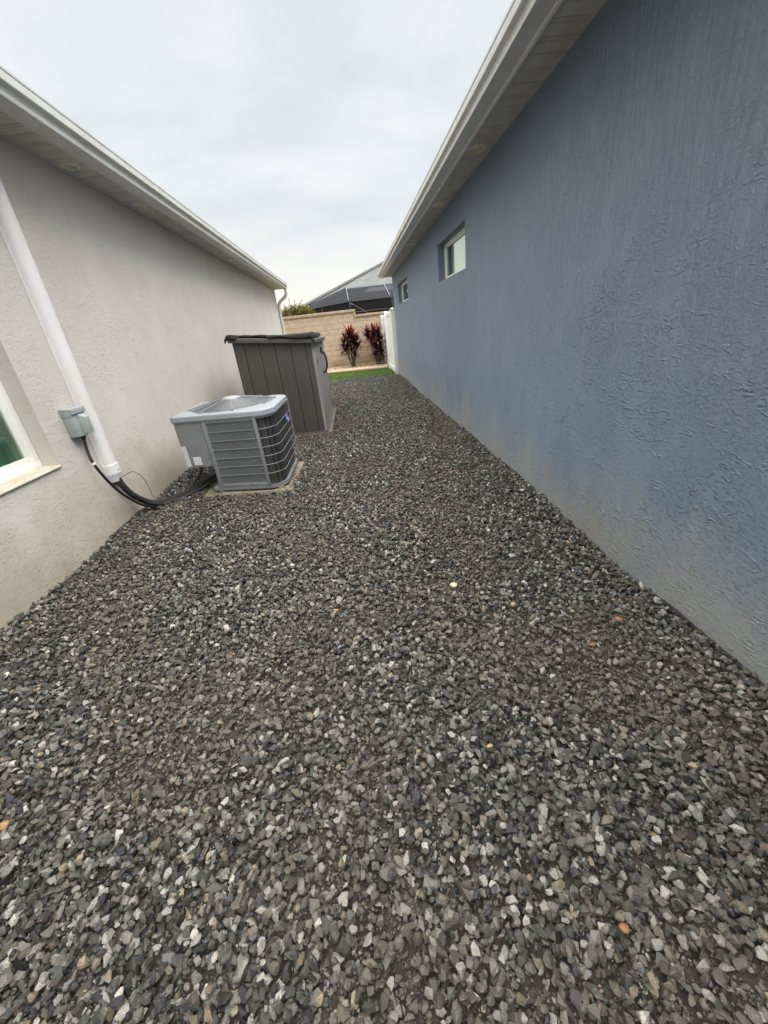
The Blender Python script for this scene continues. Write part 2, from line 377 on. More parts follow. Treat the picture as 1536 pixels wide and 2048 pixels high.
# ------------------------------------------------------------------ ground
def ground_fn(t, b, p):
    n = noise(t, p, 1.4, 6, 0.65); n2 = noise(t, p, 120, 3, 0.7)
    c = mixc(t, ramp(t, n, [(0.35, 0.0), (0.7, 1.0)]), (0.020, 0.018, 0.015), (0.075, 0.062, 0.047))
    c = mixc(t, ramp(t, n2, [(0.45, 0.0), (0.65, 1.0)]), c, (0.055, 0.05, 0.042))
    L(t, c, b.inputs['Base Color']); bump(t, b, n2, 0.7, 0.006)
M_soil = mat('sandy_soil', rough=0.95, spec=0.2, fn=ground_fn)  # soil colour darkened so the gaps between stones look shaded
g = MB(); g.add([(-300, -300, -0.06), (300, -300, -0.06), (300, 300, -0.06), (-300, 300, -0.06)], [(0, 1, 2, 3)])
tag(g.build('ground', M_soil), kind='structure')

def gz(x, y):     # gently uneven gravel surface
    z = 0.012*math.sin(x*2.1+y*0.9) + 0.010*math.sin(y*2.7-x*1.3+1.0) + 0.006*math.sin(x*5.3+2)*math.sin(y*4.1)
    z += 0.035*math.exp(-((x+2.25)/0.22)**2)*(0.5+0.5*math.sin(y*1.7-0.6))*(1 if y > 1.8 else 0.5)
    z += 0.020*math.exp(-((x-1.42)/0.12)**2)*(0.5+0.5*math.sin(y*2.3))
    return z - 0.012
def gravel_edge(x): return 14.36 - 0.22*(x+0.79)
gm = MB(); nx, ny = 40, 150
X0, X1, Y0 = -2.415, 1.495, -1.6
for j in range(ny+1):
    for i in range(nx+1):
        x = X0 + (X1-X0)*i/nx; y = Y0 + (gravel_edge(x)-Y0)*j/ny
        gm.v.append((x, y, gz(x, y)))
for j in range(ny):
    for i in range(nx):
        a = j*(nx+1)+i; gm.f.append((a, a+1, a+nx+2, a+nx+1)); gm.m.append(0)

def stone_mat(name, stops, tan=0.0):
    def fn(t, b, p):
        oi = t.nodes.new('ShaderNodeObjectInfo'); rnd = oi.outputs['Random']
        c = ramp(t, rnd, stops, 'CONSTANT')
        r2 = math_(t, 'FRACT', math_(t, 'MULTIPLY', rnd, 977.3))
        c = mixc(t, 1.0, c, ramp(t, r2, [(0.0, 0.55), (1.0, 1.45)]), 'MULTIPLY')
        # speckle and pale veins of crushed gneiss
        v = noise(t, p, 130, 4, 0.75); vein = ramp(t, v, [(0.55, 0.0), (0.68, 1.0)])
        r3 = math_(t, 'FRACT', math_(t, 'MULTIPLY', rnd, 131.7))
        c = mixc(t, math_(t, 'MULTIPLY', vein, math_(t, 'MULTIPLY', r3, 0.65)), c, (0.40, 0.39, 0.37))
        vd = ramp(t, noise(t, p, 330, 2, 0.6), [(0.38, 1.0), (0.50, 0.0)])
        c = mixc(t, math_(t, 'MULTIPLY', vd, 0.55), c, (0.02, 0.02, 0.018))
        # dusty ground zones, as wide soft patches
        zone = ramp(t, noise(t, oi.outputs['Location'], 1.2, 3, 0.5), [(0.38, 1.0), (0.54, 0.0)])
        c = mixc(t, math_(t, 'MULTIPLY', zone, 0.42), c, (0.150, 0.130, 0.104))
        L(t, mixc(t, 1.0, c, (0.87, 0.86, 0.82), 'MULTIPLY'), b.inputs['Base Color'])
        bump(t, b, v, 0.5, 0.002)
        L(t, math_(t, 'ADD', 0.5, math_(t, 'MULTIPLY', r2, 0.3)), b.inputs['Roughness'])
    return mat(name, rough=0.65, spec=0.4, fn=fn)
GST = [(0.0, (0.050, 0.051, 0.044)), (0.18, (0.088, 0.087, 0.073)), (0.34, (0.024, 0.026, 0.027)), (0.48, (0.135, 0.132, 0.115)),
       (0.59, (0.068, 0.060, 0.047)), (0.68, (0.20, 0.195, 0.18)), (0.78, (0.120, 0.100, 0.074)), (0.83, (0.29, 0.28, 0.26)), (0.895, (0.035, 0.036, 0.042)), (0.925, (0.23, 0.185, 0.13)), (0.95, (0.32, 0.31, 0.285)), (0.987, (0.46, 0.435, 0.395)), (0.9975, (0.34, 0.16, 0.06))]
M_stone = stone_mat('crushed_gneiss', GST)
PST = [(0.0, (0.50, 0.38, 0.24)), (0.25, (0.42, 0.27, 0.16)), (0.45, (0.56, 0.47, 0.34)), (0.6, (0.36, 0.19, 0.10)), (0.72, (0.62, 0.56, 0.46)), (0.86, (0.30, 0.22, 0.15)), (0.95, (0.48, 0.30, 0.14))]
M_pebble = stone_mat('river_pebble', PST)

def stone_nodes(name, stone_material, layers, rounded=False, variants=9):
    ng = bpy.data.node_groups.new(name, 'GeometryNodeTree')
    ng.interface.new_socket('Geometry', in_out='INPUT', socket_type='NodeSocketGeometry')
    ng.interface.new_socket('Geometry', in_out='OUTPUT', socket_type='NodeSocketGeometry')
    gi = ng.nodes.new('NodeGroupInput'); go = ng.nodes.new('NodeGroupOutput')
    join = ng.nodes.new('GeometryNodeJoinGeometry')
    vj = ng.nodes.new('GeometryNodeJoinGeometry')
    def rndv(lo, hi, seed, dt='FLOAT_VECTOR'):
        r = ng.nodes.new('FunctionNodeRandomValue'); r.data_type = dt
        a = [s for s in r.inputs if s.name == 'Min' and s.enabled] or [s for s in r.inputs if s.name == 'Min']
        k = {'FLOAT_VECTOR': 0, 'FLOAT': 1, 'INT': 2}[dt]
        mins = [s for s in r.inputs if s.name == 'Min']; maxs = [s for s in r.inputs if s.name == 'Max']
        mins[k].default_value = lo; maxs[k].default_value = hi
        r.inputs['Seed'].default_value = seed
        return r.outputs[k]
    def vm(op, a, b):
        n = ng.nodes.new('ShaderNodeVectorMath'); n.operation = op
        for i, v in enumerate((a, b)):
            if v is None: continue
            if isinstance(v, tuple): n.inputs[i].default_value = v
            elif isinstance(v, (int, float)): n.inputs['Scale'].default_value = v
            elif op == 'SCALE' and i == 1: ng.links.new(v, n.inputs['Scale'])
            else: ng.links.new(v, n.inputs[i])
        return n.outputs[0]
    random.seed(5)
    for k in range(variants):
        pt = ng.nodes.new('GeometryNodePoints'); pt.inputs['Count'].default_value = (34 if rounded else random.choice((9, 11, 13, 15, 18)))
        v = rndv((-1, -1, -1), (1, 1, 1), 40+k)
        nn = vm('NORMALIZE', v, None)
        ln = rndv(0.94 if rounded else 0.72, 1.0, 90+k, 'FLOAT')
        p2 = vm('SCALE', nn, ln)
        sc = vm('MULTIPLY', p2, (random.uniform(1.0, 1.45), random.uniform(0.8, 1.05), random.uniform(0.6, 0.95)))
        ng.links.new(sc, pt.inputs['Position'])
        ch = ng.nodes.new('GeometryNodeConvexHull'); ng.links.new(pt.outputs[0], ch.inputs[0])
        sm = ng.nodes.new('GeometryNodeSetMaterial'); sm.inputs['Material'].default_value = stone_material; ng.links.new(ch.outputs[0], sm.inputs[0])
        ss = ng.nodes.new('GeometryNodeSetShadeSmooth'); ng.links.new(sm.outputs[0], ss.inputs[0]); ss.inputs['Shade Smooth'].default_value = rounded
        ti = ng.nodes.new('GeometryNodeGeometryToInstance'); ng.links.new(ss.outputs[0], ti.inputs[0])
        ng.links.new(ti.outputs[0], vj.inputs[0])
    pos = ng.nodes.new('GeometryNodeInputPosition')
    sp = ng.nodes.new('ShaderNodeSeparateXYZ'); ng.links.new(pos.outputs[0], sp.inputs[0])
    for (dens, far_dens, y_a, y_b, rmin, rmax, zoff, seed, patchy) in layers:
        dp = ng.nodes.new('GeometryNodeDistributePointsOnFaces'); dp.distribute_method = 'RANDOM'
        dp.inputs['Seed'].default_value = seed
        ng.links.new(gi.outputs[0], dp.inputs[0])
        mr = ng.nodes.new('ShaderNodeMapRange'); ng.links.new(sp.outputs[1], mr.inputs[0])
        mr.inputs[1].default_value = y_a; mr.inputs[2].default_value = y_b; mr.inputs[3].default_value = dens; mr.inputs[4].default_value = far_dens
        dsrc = mr.outputs[0]
        if patchy:
            no = ng.nodes.new('ShaderNodeTexNoise'); no.inputs['Scale'].default_value = 1.2; no.inputs['Detail'].default_value = 3
            ng.links.new(pos.outputs[0], no.inputs['Vector'])
            m2 = ng.nodes.new('ShaderNodeMapRange'); ng.links.new(no.outputs[0], m2.inputs[0])
            m2.inputs[1].default_value = 0.38; m2.inputs[2].default_value = 0.50; m2.inputs[3].default_value = patchy; m2.inputs[4].default_value = 1.0
            mu = ng.nodes.new('ShaderNodeMath'); mu.operation = 'MULTIPLY'; ng.links.new(dsrc, mu.inputs[0]); ng.links.new(m2.outputs[0], mu.inputs[1]); dsrc = mu.outputs[0]
        ng.links.new(dsrc, dp.inputs['Density'])
        sp_ = ng.nodes.new('GeometryNodeSetPosition'); ng.links.new(dp.outputs[0], sp_.inputs[0])
        ng.links.new(rndv((0, 0, zoff[0]), (0, 0, zoff[1]), seed+1), sp_.inputs['Offset'])
        ip = ng.nodes.new('GeometryNodeInstanceOnPoints'); ng.links.new(sp_.outputs[0], ip.inputs['Points'])
        ng.links.new(vj.outputs[0], ip.inputs['Instance']); ip.inputs['Pick Instance'].default_value = True
        ng.links.new(rndv(0, variants-1, seed+2, 'INT'), ip.inputs['Instance Index'])
        ng.links.new(rndv((-0.8, -0.8, 0), (0.8, 0.8, 6.283), seed+3), ip.inputs['Rotation'])
        a = rndv((0.8, 0.8, 0.75), (1.25, 1.1, 1.1), seed+4); s_ = rndv(rmin, rmax, seed+5, 'FLOAT')
        s2 = ng.nodes.new('ShaderNodeMath'); s2.operation = 'POWER'; 
        ng.links.new(vm('SCALE', a, s_), ip.inputs['Scale'])
        ng.links.new(ip.outputs[0], join.inputs[0])
        ng.nodes.remove(s2)
    ng.links.new(gi.outputs[0], join.inputs[0])
    ng.links.new(join.outputs[0], go.inputs[0])
    return ng
gravel = gm.build('gravel', M_soil)
ngr = stone_nodes('gravel_nodes', M_stone, [
    # density near, density far, y near, y far, r min, r max, z offset, seed, patchiness
    (2800, 1900, 3, 9, 0.0110, 0.0180, (0.002, 0.044), 11, 0.40),
    (640, 260, 3, 9, 0.0170, 0.0255, (0.006, 0.038), 23, 0.10),
    (4200, 1600, 2.5, 7, 0.0055, 0.0105, (0.0, 0.016), 37, 0),
    (6000, 0, 1.8, 5.0, 0.0028, 0.0055, (0.0, 0.010), 51, 0)])
md = gravel.modifiers.new('stones', 'NODES'); md.node_group = ngr
tag(gravel, 'dark grey crushed stone gravel covering the passage between the houses', 'gravel', kind='stuff')

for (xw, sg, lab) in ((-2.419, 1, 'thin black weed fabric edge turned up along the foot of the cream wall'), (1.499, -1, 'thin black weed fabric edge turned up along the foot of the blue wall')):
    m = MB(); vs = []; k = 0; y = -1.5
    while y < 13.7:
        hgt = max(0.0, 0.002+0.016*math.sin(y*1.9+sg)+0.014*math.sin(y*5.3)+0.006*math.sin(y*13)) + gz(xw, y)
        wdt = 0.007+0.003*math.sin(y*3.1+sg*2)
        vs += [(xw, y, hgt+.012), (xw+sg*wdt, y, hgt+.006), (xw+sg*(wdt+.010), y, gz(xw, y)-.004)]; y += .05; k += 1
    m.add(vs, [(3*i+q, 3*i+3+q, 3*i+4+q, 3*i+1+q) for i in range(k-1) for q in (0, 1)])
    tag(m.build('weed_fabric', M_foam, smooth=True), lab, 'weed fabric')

# ------------------------------------------------------------------ lawn strip and planting bed
def lawn_fn(t, b, p):
    n = noise(t, p, 40, 4, 0.7); n2 = noise(t, p, 3, 3)
    c = mixc(t, n, (0.065, 0.10, 0.025), (0.15, 0.20, 0.06)); c = mixc(t, math_(t, 'MULTIPLY', n2, 0.4), c, (0.09, 0.15, 0.03))
    L(t, c, b.inputs['Base Color'])
M_lawn = mat('lawn_green', rough=0.9, spec=0.2, fn=lawn_fn)
def curb_y(x):
    return 16.98 - 0.20*(x+0.9) if x > -1.0 else 17.0 + 0.03*math.sin(x*2)
lw = MB()
lw.add([(-12, 16.1, 0.0), (-2.42, 16.1, 0.0), (-2.42, gravel_edge(-2.42), 0.0), (1.5, gravel_edge(1.5), 0.0), (1.5, 18.3, 0.0), (-12, 18.3, 0.0)], [(0, 1, 2, 3, 4, 5)])
lawn = lw.build('lawn', M_lawn); tag(lawn, kind='structure')
gb = MB(); random.seed(3)
for k in range(26000):
    x = random.uniform(-2.6, 1.42); y = random.uniform(gravel_edge(x)-0.02, curb_y(x)+0.0)
    a = random.uniform(0, 6.28); h = random.uniform(0.02, 0.045); wd = 0.004
    dx, dy = math.cos(a)*wd, math.sin(a)*wd; lx, ly = random.uniform(-.015, .015), random.uniform(-.015, .015)
    gb.add([(x-dx, y-dy, 0.0), (x+dx, y+dy, 0.0), (x+lx, y+ly, h)], [(0, 1, 2)])
tag(gb.build('grass', M_lawn), 'short bright green grass strip beyond the gravel', 'grass', kind='stuff')

BZ = 0.075
bd = MB(); xs = [-1.05+0.1*i for i in range(25)]
xs = [-1.15, -1.12] + xs
front = [(x, curb_y(x) + (0.25 if x <= -1.15 else 0.12 if x < -1.1 else 0)) for x in xs]
bd.prism([(x, y+0.09) for x, y in front] + [(front[-1][0], 18.29), (-1.15, 18.29)], -0.02, BZ)
bed_soil = bd.build('planting_bed', M_curb); tag(bed_soil, kind='structure')
cb = MB(); P = [(x, y+0.05, BZ-0.02) for x, y in front]; P = [(-1.19, 18.25, BZ-0.02), (-1.19, 17.6, BZ-0.02)] + P
cb.tube(P, 0.062, 10)
tag(cb.build('bed_edging', M_curb, smooth=True), 'pinkish concrete edging curving along the planting bed beside the lawn', 'edging')
pb = MB(); n = len(front)
for i in range(n-1):
    (xa, ya), (xb, yb) = front[i], front[i+1]
    pb.add([(xa, ya+0.09, BZ+0.004), (xb, yb+0.09, BZ+0.004), (xb, 18.28, BZ+0.05), (xa, 18.28, BZ+0.05)], [(0, 1, 2, 3)])
peb = pb.build('river_pebbles', M_curb)
ngp = stone_nodes('pebble_nodes', M_pebble, [(900, 900, 10, 20, 0.018, 0.036, (0.0, 0.02), 71, 0), (900, 900, 10, 20, 0.010, 0.018, (0.0, 0.01), 77, 0)], rounded=True, variants=5)
peb.modifiers.new('stones', 'NODES').node_group = ngp
tag(peb, 'tan and orange river pebbles filling the bed in front of the block wall', 'pebbles', kind='stuff')

# ------------------------------------------------------------------ houses either side
def wall_plane(mb, x, sgn, y0, y1, z0, z1, holes, depth, ystep=None):
    """wall face at x facing -sgn... holes = (ya,yb,za,zb); reveals go to x+sgn*depth"""
    ys = sorted({y0, y1, *[h[0] for h in holes], *[h[1] for h in holes]})
    zs = sorted({z0, z1, *[h[2] for h in holes], *[h[3] for h in holes]})
    for a, b_ in zip(ys, ys[1:]):
        for c, d in zip(zs, zs[1:]):
            if any(h[0] <= (a+b_)/2 <= h[1] and h[2] <= (c+d)/2 <= h[3] for h in holes): continue
            mb.add([(x, a, c), (x, b_, c), (x, b_, d), (x, a, d)], [(0, 1, 2, 3)])
    for (a, b_, c, d) in holes:
        e = x + sgn*depth
        mb.add([(x, a, c), (e, a, c), (e, b_, c), (x, b_, c)], [(0, 1, 2, 3)])
        mb.add([(x, a, d), (e, a, d), (e, b_, d), (x, b_, d)], [(0, 1, 2, 3)])
        mb.add([(x, a, c), (e, a, c), (e, a, d), (x, a, d)], [(0, 1, 2, 3)])
        mb.add([(x, b_, c), (e, b_, c), (e, b_, d), (x, b_, d)], [(0, 1, 2, 3)])
def gutter_prof(fx, s, zb, k=1.0):   # fx fascia x, s outward direction
    pr = [(0, 0), (.100, 0), (.106, .001), (.109, .012), (.104, .016), (.103, .030), (.108, .042), (.120, .052), (.130, .058), (.134, .064), (.135, .104), (.131, .109), (.136, .113), (.137, .123), (.118, .125), (.118, .119), (.126, .118), (.122, .065), (.095, .040), (.093, .010), (0.008, .010), (.008, .125), (0, .125)]
    return [(fx + s*d*k, zb + z*k) for d, z in pr]
def round_vent(parent, x, y, z, r=0.062):
    o = empty('soffit_vent', None, None); del_keys = None
    col.objects.unlink(o); bpy.data.objects.remove(o)
    m = MB(); n = 28
    for ra, rb, za, zb in ((r*1.22, r*1.15, 0, -.006), (r*1.15, r*.92, -.006, -.012), (r*.92, r*.82, -.012, -.004)):
        m.add([(x+ra*math.cos(2*math.pi*i/n), y+ra*math.sin(2*math.pi*i/n), z+za) for i in range(n)] + [(x+rb*math.cos(2*math.pi*i/n), y+rb*math.sin(2*math.pi*i/n), z+zb) for i in range(n)],
              [(i, (i+1) % n, n+(i+1) % n, n+i) for i in range(n)])
    v = m.build('soffit_vent', M_vent, parent, smooth=True, angle=50)
    g_ = MB()
    g_.add([(x+r*.9*math.cos(2*math.pi*i/n), y+r*.9*math.sin(2*math.pi*i/n), z-.003) for i in range(n)], [tuple(range(n))])
    g_.build('screen', M_ventdark, v)
    s_ = MB()
    for q in range(-3, 4):
        yy = q*r*.22; hw = math.sqrt(max(0, (r*.85)**2-yy*yy))
        s_.box(x-hw, x+hw, y+yy-.0022, y+yy+.0022, z-.008, z-.004)
    s_.build('louver', M_vent, v)
    return v
def window(parent, x, s, y0, y1, z0, z1, fr, kind):
    """x = plane of the frame's outer face, s = direction into the house"""
    f = MB(); d = 0.05
    f.box(min(x, x+s*d), max(x, x+s*d), y0, y1, z0, z0+fr*1.15)
    f.box(min(x, x+s*d), max(x, x+s*d), y0, y1, z1-fr, z1)
    f.box(min(x, x+s*d), max(x, x+s*d), y0, y0+fr, z0+fr*1.15, z1-fr)
    f.box(min(x, x+s*d), max(x, x+s*d), y1-fr, y1, z0+fr*1.15, z1-fr)
    wn = f.build('window', M_white, parent, bevel=0.003)
    g_ = MB(); a, b_ = x+s*0.022, x+s*0.028; i = fr*0.9
    # inner sash
    sa = MB(); si = 0.02 if kind != 'near' else 0.045
    xa, xb = sorted((x+s*0.012, x+s*0.045))
    q0, q1, r0, r1 = y0+fr, y1-fr, z0+fr*1.15, z1-fr
    sa.box(xa, xb, q0, q1, r0, r0+si); sa.box(xa, xb, q0, q1, r1-si, r1); sa.box(xa, xb, q0, q0+si, r0+si, r1-si); sa.box(xa, xb, q1-si, q1, r0+si, r1-si)
    if kind == 'near': sa.box(xa, xb, (q0+q1)/2-.02, (q0+q1)/2+.02, r0+si, r1-si)
    sa.build('sash', M_white, wn, bevel=0.002)
    a, b_ = sorted((a, b_))
    g_.box(a, b_, q0+si-.004, q1-si+.004, r0+si-.004, r1-si+.004); g_.build('pane', M_glass, wn)
    if kind == 'blind':
        k = MB(); yy = q1 - (q1-q0)*0.13
        xa, xb = sorted((x+s*0.055, x+s*0.06)); k.box(xa, xb, q0, yy, r0, r1); k.build('blind', M_blind, wn)
    if kind == 'near':
        k = MB(); nn = 60  # wavy sheet added behind the pane to carry the painted green reflection
        vs = []
        for j in range(nn+1):
            y = q0+(q1-q0)*j/nn; xx = x+s*(0.040+0.005*math.sin(j*1.3))
            vs += [(xx, y, r0-.02), (xx, y, r1+.02)]
        k.add(vs, [(2*j, 2*j+2, 2*j+3, 2*j+1) for j in range(nn)]); k.build('reflection_sheet', M_greenrefl, wn, smooth=True)
    # shallow dim room behind
    rm = MB(); xa, xb = x+s*0.051, x+s*0.6
    rm.add([(xa, y0, z0), (xb, y0, z0), (xb, y1, z0), (xa, y1, z0), (xa, y0, z1), (xb, y0, z1), (xb, y1, z1), (xa, y1, z1)],
           [(0, 1, 2, 3), (4, 5, 6, 7), (1, 2, 6, 5), (0, 1, 5, 4), (2, 3, 7, 6)])
    rm.build('window_interior', M_room, wn)
    return wn

def house(name, label, x, s, y0, y1, far_x, zs, fas, gk, wallmat, holes, depth, hip):
    """x wall plane, s = direction into the house, zs soffit height, fas fascia distance from the wall"""
    root = empty(name, label, 'house')
    m = MB()
    wall_plane(m, x, s, y0, y1, -0.10, zs+0.02, holes, depth)
    m.add([(x, y0, -.1), (far_x, y0, -.1), (far_x, y0, zs+.02), (x, y0, zs+.02)], [(0, 1, 2, 3)])
    m.add([(x, y1, -.1), (far_x, y1, -.1), (far_x, y1, zs+.02), (x, y1, zs+.02)], [(0, 1, 2, 3)])
    m.add([(far_x, y0, -.1), (far_x, y1, -.1), (far_x, y1, zs+.02), (far_x, y0, zs+.02)], [(0, 1, 2, 3)])
    m.build('wall', wallmat, root)
    fx = x - s*fas; ya, yb = y0-0.1, y1+0.06
    so_ = MB(); xa, xb = sorted((fx+s*0.02, x-s*0.001)); pr = []; k = ya
    while k < yb-.16:
        pr += [(k, zs), (k+.140, zs), (k+.143, zs+.009), (k+.149, zs+.009)]; k += .152
    pr += [(k, zs), (yb, zs)]; nn_ = len(pr)
    so_.add([(xa, y_, z_) for y_, z_ in pr]+[(xb, y_, z_) for y_, z_ in pr], [(i_, i_+1, nn_+i_+1, nn_+i_) for i_ in range(nn_-1)])
    so_.box(xa, xb, ya, yb, zs+0.012, zs+0.02)
    so_.build('soffit', M_soffit, root)
    fa = MB(); xa, xb = sorted((fx, fx+s*0.02)); fa.box(xa, xb, ya, yb, zs-0.006, zs+0.16)
    xa, xb = sorted((fx, far_x)); fa.box(xa, xb, yb, yb+0.02, zs-0.006, zs+0.16)
    fa.build('fascia', M_gutter, root)
    if s > 0:
      tr = MB(); xa, xb = sorted((fx+s*0.001, fx+s*0.022)); tr.box(xa, xb, ya, yb-.002, zs-0.026, zs-.007); tr.build('soffit_trim', M_vinyl, root)
    gu = MB(); gu.extr_y(gutter_prof(fx-s*0.001, -s, zs-0.012, gk), ya, yb); gu.build('gutter', M_gutter, root, smooth=True, angle=22)
    ro = MB(); ex = fx - s*0.06; zr = zs+0.165; rise = 0.42
    mid = (ex+far_x)/2; run = abs(mid-ex); zt = zr+rise*run
    e0, e1 = y0-0.2, yb+0.05; fx2 = far_x + s*0.5
    base = [(ex, e0, zr), (fx2, e0, zr), (fx2, e1, zr), (ex, e1, zr)]
    rd = [(mid, e0+run, zt), (mid, e1-run, zt)]
    ro.add(base+rd, [(0, 1, 4), (1, 2, 5, 4), (2, 3, 5), (3, 0, 4, 5), (0, 3, 2, 1)])
    ro.build('roof', M_shingle, root)
    return root, fx

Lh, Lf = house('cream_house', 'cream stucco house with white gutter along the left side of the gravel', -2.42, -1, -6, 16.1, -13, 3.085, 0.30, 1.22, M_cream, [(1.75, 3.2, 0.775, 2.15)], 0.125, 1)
window(Lh, -2.545, -1, 1.75, 3.2, 0.775, 2.15, 0.055, 'near')
sl = MB(); sl.extr_y([(-2.545, .79), (-2.545, .772), (-2.415, .765), (-2.405, .765), (-2.405, .772), (-2.416, .78)], 1.75, 3.2)
def sill_fn(t, b, p):
    L(t, mixc(t, ramp(t, noise(t, p, 9, 6, .7), [(0.4, 0.0), (0.7, 1.0)]), (0.50, 0.475, 0.41), (0.40, 0.33, 0.21)), b.inputs['Base Color'])
M_sill = mat('stained_sill', rough=0.7, fn=sill_fn)
sl.build('window_sill', M_sill, Lh)
for y, xo in ((4.70, -2.285), (5.92, -2.27), (9.9, -2.25)): round_vent(Lh, xo, y, 3.085)
# far corner downspout with its swan neck
ds = MB(); P = smooth_path([(-2.03, 16.02, 3.06), (-2.03, 16.04, 2.93), (-2.10, 16.06, 2.82), (-2.28, 16.08, 2.70), (-2.36, 16.08, 2.58), (-2.365, 16.08, 2.40)], 6) + [Vector((-2.365, 16.08, 0.05))]
ds.tube(P, 0.052, 12); ds.build('downspout', M_gutter, Lh, smooth=True)

Rh, Rf = house('blue_house', 'slate blue stucco house with white eave along the right side of the gravel', 1.5, 1, -6, 13.8, 13, 2.86, 0.29, 1.0, M_blue, [(5.48, 7.05, 2.04, 2.53), (10.54, 12.5, 2.04, 2.51)], 0.105, 1)
w1 = window(Rh, 1.604, 1, 5.48, 7.05, 2.04, 2.53, 0.035, 'blind'); w1['label'] = 'nearer slider window with a pale blind drawn across most of it'
w2 = window(Rh, 1.604, 1, 10.54, 12.5, 2.04, 2.51, 0.035, 'dark'); w2['label'] = 'farther dark window near the end of the blue wall'
for y, xo in ((4.50, 1.352), (6.24, 1.365), (8.82, 1.375)): round_vent(Rh, xo, y, 2.86, 0.074)

# ------------------------------------------------------------------ line-set cover, disconnect box, cables
lc = empty('line_set_cover', 'tall white plastic pipe cover running down the cream wall', 'pipe cover')
def cover_prof(y0, y1, x0, d, r=0.062, n=8):
    pts = [(x0, y0), (x0+d-r, y0)]
    for i in range(1, n+1):
        a = math.pi/2*i/n; pts.append((x0+d-r+r*math.sin(a), y0+r-r*math.cos(a)))
    for i in range(0, n+1):
        a = math.pi/2*i/n; pts.append((x0+d-r+r*math.cos(a), y1-r+r*math.sin(a)))
    pts.append((x0, y1)); return pts
m = MB(); m.prism(cover_prof(3.672, 3.818, -2.419, 0.080), 0.60, 3.084); m.prism([(-2.419, 3.658), (-2.409, 3.658), (-2.409, 3.832), (-2.419, 3.832)], 0.60, 3.083)
m.build('cover_body', M_pvc, lc, smooth=True, angle=30)
m = MB(); m.prism(cover_prof(3.666, 3.824, -2.4185, 0.087), 0.515, 0.605)
a = cover_prof(3.668, 3.822, -2.4185, 0.085); b_ = cover_prof(3.690, 3.800, -2.4185, 0.066, 0.045)
n = len(a); m.add([(x, y, 0.515) for x, y in a] + [(x, y, 0.44) for x, y in b_], [(i, (i+1) % n, n+(i+1) % n, n+i) for i in range(n)])
m.build('end_fitting', M_pvc, lc, smooth=True, angle=30)
m = MB(); m.box(-2.333, -2.3295, 3.735, 3.752, 0.545, 0.552); m.build('screw_slot', M_dark, lc)
rehome(lc, (-2.42, 3.74, 0.44))

bx_ = empty('disconnect_box', 'small grey metal electrical box on the cream wall behind the white pipe cover', 'electrical box')
m = MB(); m.box(-2.419, -2.335, 3.440, 3.612, 0.935, 1.150); m.build('box_body', M_greyblue, bx_, bevel=0.004)
m = MB()
m.add([(-2.334, 3.50, .945), (-2.334, 3.596, .945), (-2.334, 3.596, 1.11), (-2.334, 3.50, 1.11), (-2.292, 3.518, .945), (-2.292, 3.578, .945), (-2.292, 3.578, 1.080), (-2.292, 3.518, 1.080)],
      [(3,2,1,0),(4,5,6,7),(0,1,5,4),(1,2,6,5),(2,3,7,6),(3,0,4,7)])
m.build('raised_cover', M_greyblue, bx_, bevel=0.003)
m = MB(); m.extr_y([(-2.419, 1.164), (-2.322, 1.158), (-2.322, 1.118), (-2.326, 1.118), (-2.326, 1.1515), (-2.419, 1.1525)], 3.434, 3.618); m.box(-2.42, -2.33, 3.436, 3.4405, 1.10, 1.152)
m.build('hood', M_greyblue, bx_, bevel=0.001)
m = MB(); m.tube([(-2.38, 3.4448, 0.985), (-2.38, 3.4425, 0.985)], 0.016, 16); m.build('knockout', M_greyblue, bx_)
m = MB(); m.tube([(-2.375, 3.53, .936), (-2.375, 3.53, .905)], 0.020, 12); m.build('cable_gland', M_black, bx_)
rehome(bx_, (-2.42, 3.54, 0.935))

wh = empty('power_cable', 'thin black power cable looping from the grey box to the air conditioner', 'cable')
P = smooth_path([(-2.375, 3.53, .905), (-2.37, 3.50, .80), (-2.35, 3.48, .68), (-2.33, 3.56, .46), (-2.31, 3.68, .28), (-2.28, 3.84, .12), (-2.22, 4.01, .045), (-2.12, 4.16, .05), (-2.00, 4.32, .10), (-1.90, 4.42, .20), (-1.85, 4.45, .32), (-1.84, 4.45, .39)], 8)
m = MB(); m.tube(P, 0.0125, 10); m.build('cable_sheath', M_black, wh, smooth=True)
m = MB(); m.tube([P[15], P[16]], 0.0155, 12); m.build('cable_tie', M_white, wh)
rehome(wh, (-2.22, 4.01, 0.0))
ls = empty('refrigerant_line', 'thick black insulated refrigerant hose from the pipe cover end to the air conditioner', 'hose')
P = smooth_path([(-2.375, 3.745, .47), (-2.365, 3.76, .38), (-2.34, 3.83, .24), (-2.28, 3.96, .10), (-2.20, 4.08, .055), (-2.05, 4.24, .055), (-1.92, 4.36, .08), (-1.80, 4.45, .12), (-1.72, 4.50, .15)], 8)
m = MB(); m.tube(P, 0.031, 12); m.build('insulation', M_foam, ls, smooth=True)
P2 = [Vector(p)+Vector((.035, -.02, -.012+.004*math.sin(i*.7))) for i, p in enumerate(P[14:])]
m = MB(); m.tube(P2, 0.015, 10); m.build('liquid_pipe', M_black, ls, smooth=True)
rehome(ls, (-2.2, 4.08, 0.0))
P = smooth_path([(-2.36, 3.80, .455), (-2.35, 3.90, .455), (-2.36, 4.02, .43), (-2.37, 4.14, .33), (-2.36, 4.17, .20), (-2.33, 4.13, .11), (-2.27, 4.17, .06), (-2.2, 4.22, .04)], 8)
m = MB(); m.tube(P, 0.0035, 6); tag(m.build('thermostat_wire', M_copper, smooth=True), 'thin reddish brown wire looping beside the thick black hose', 'wire')

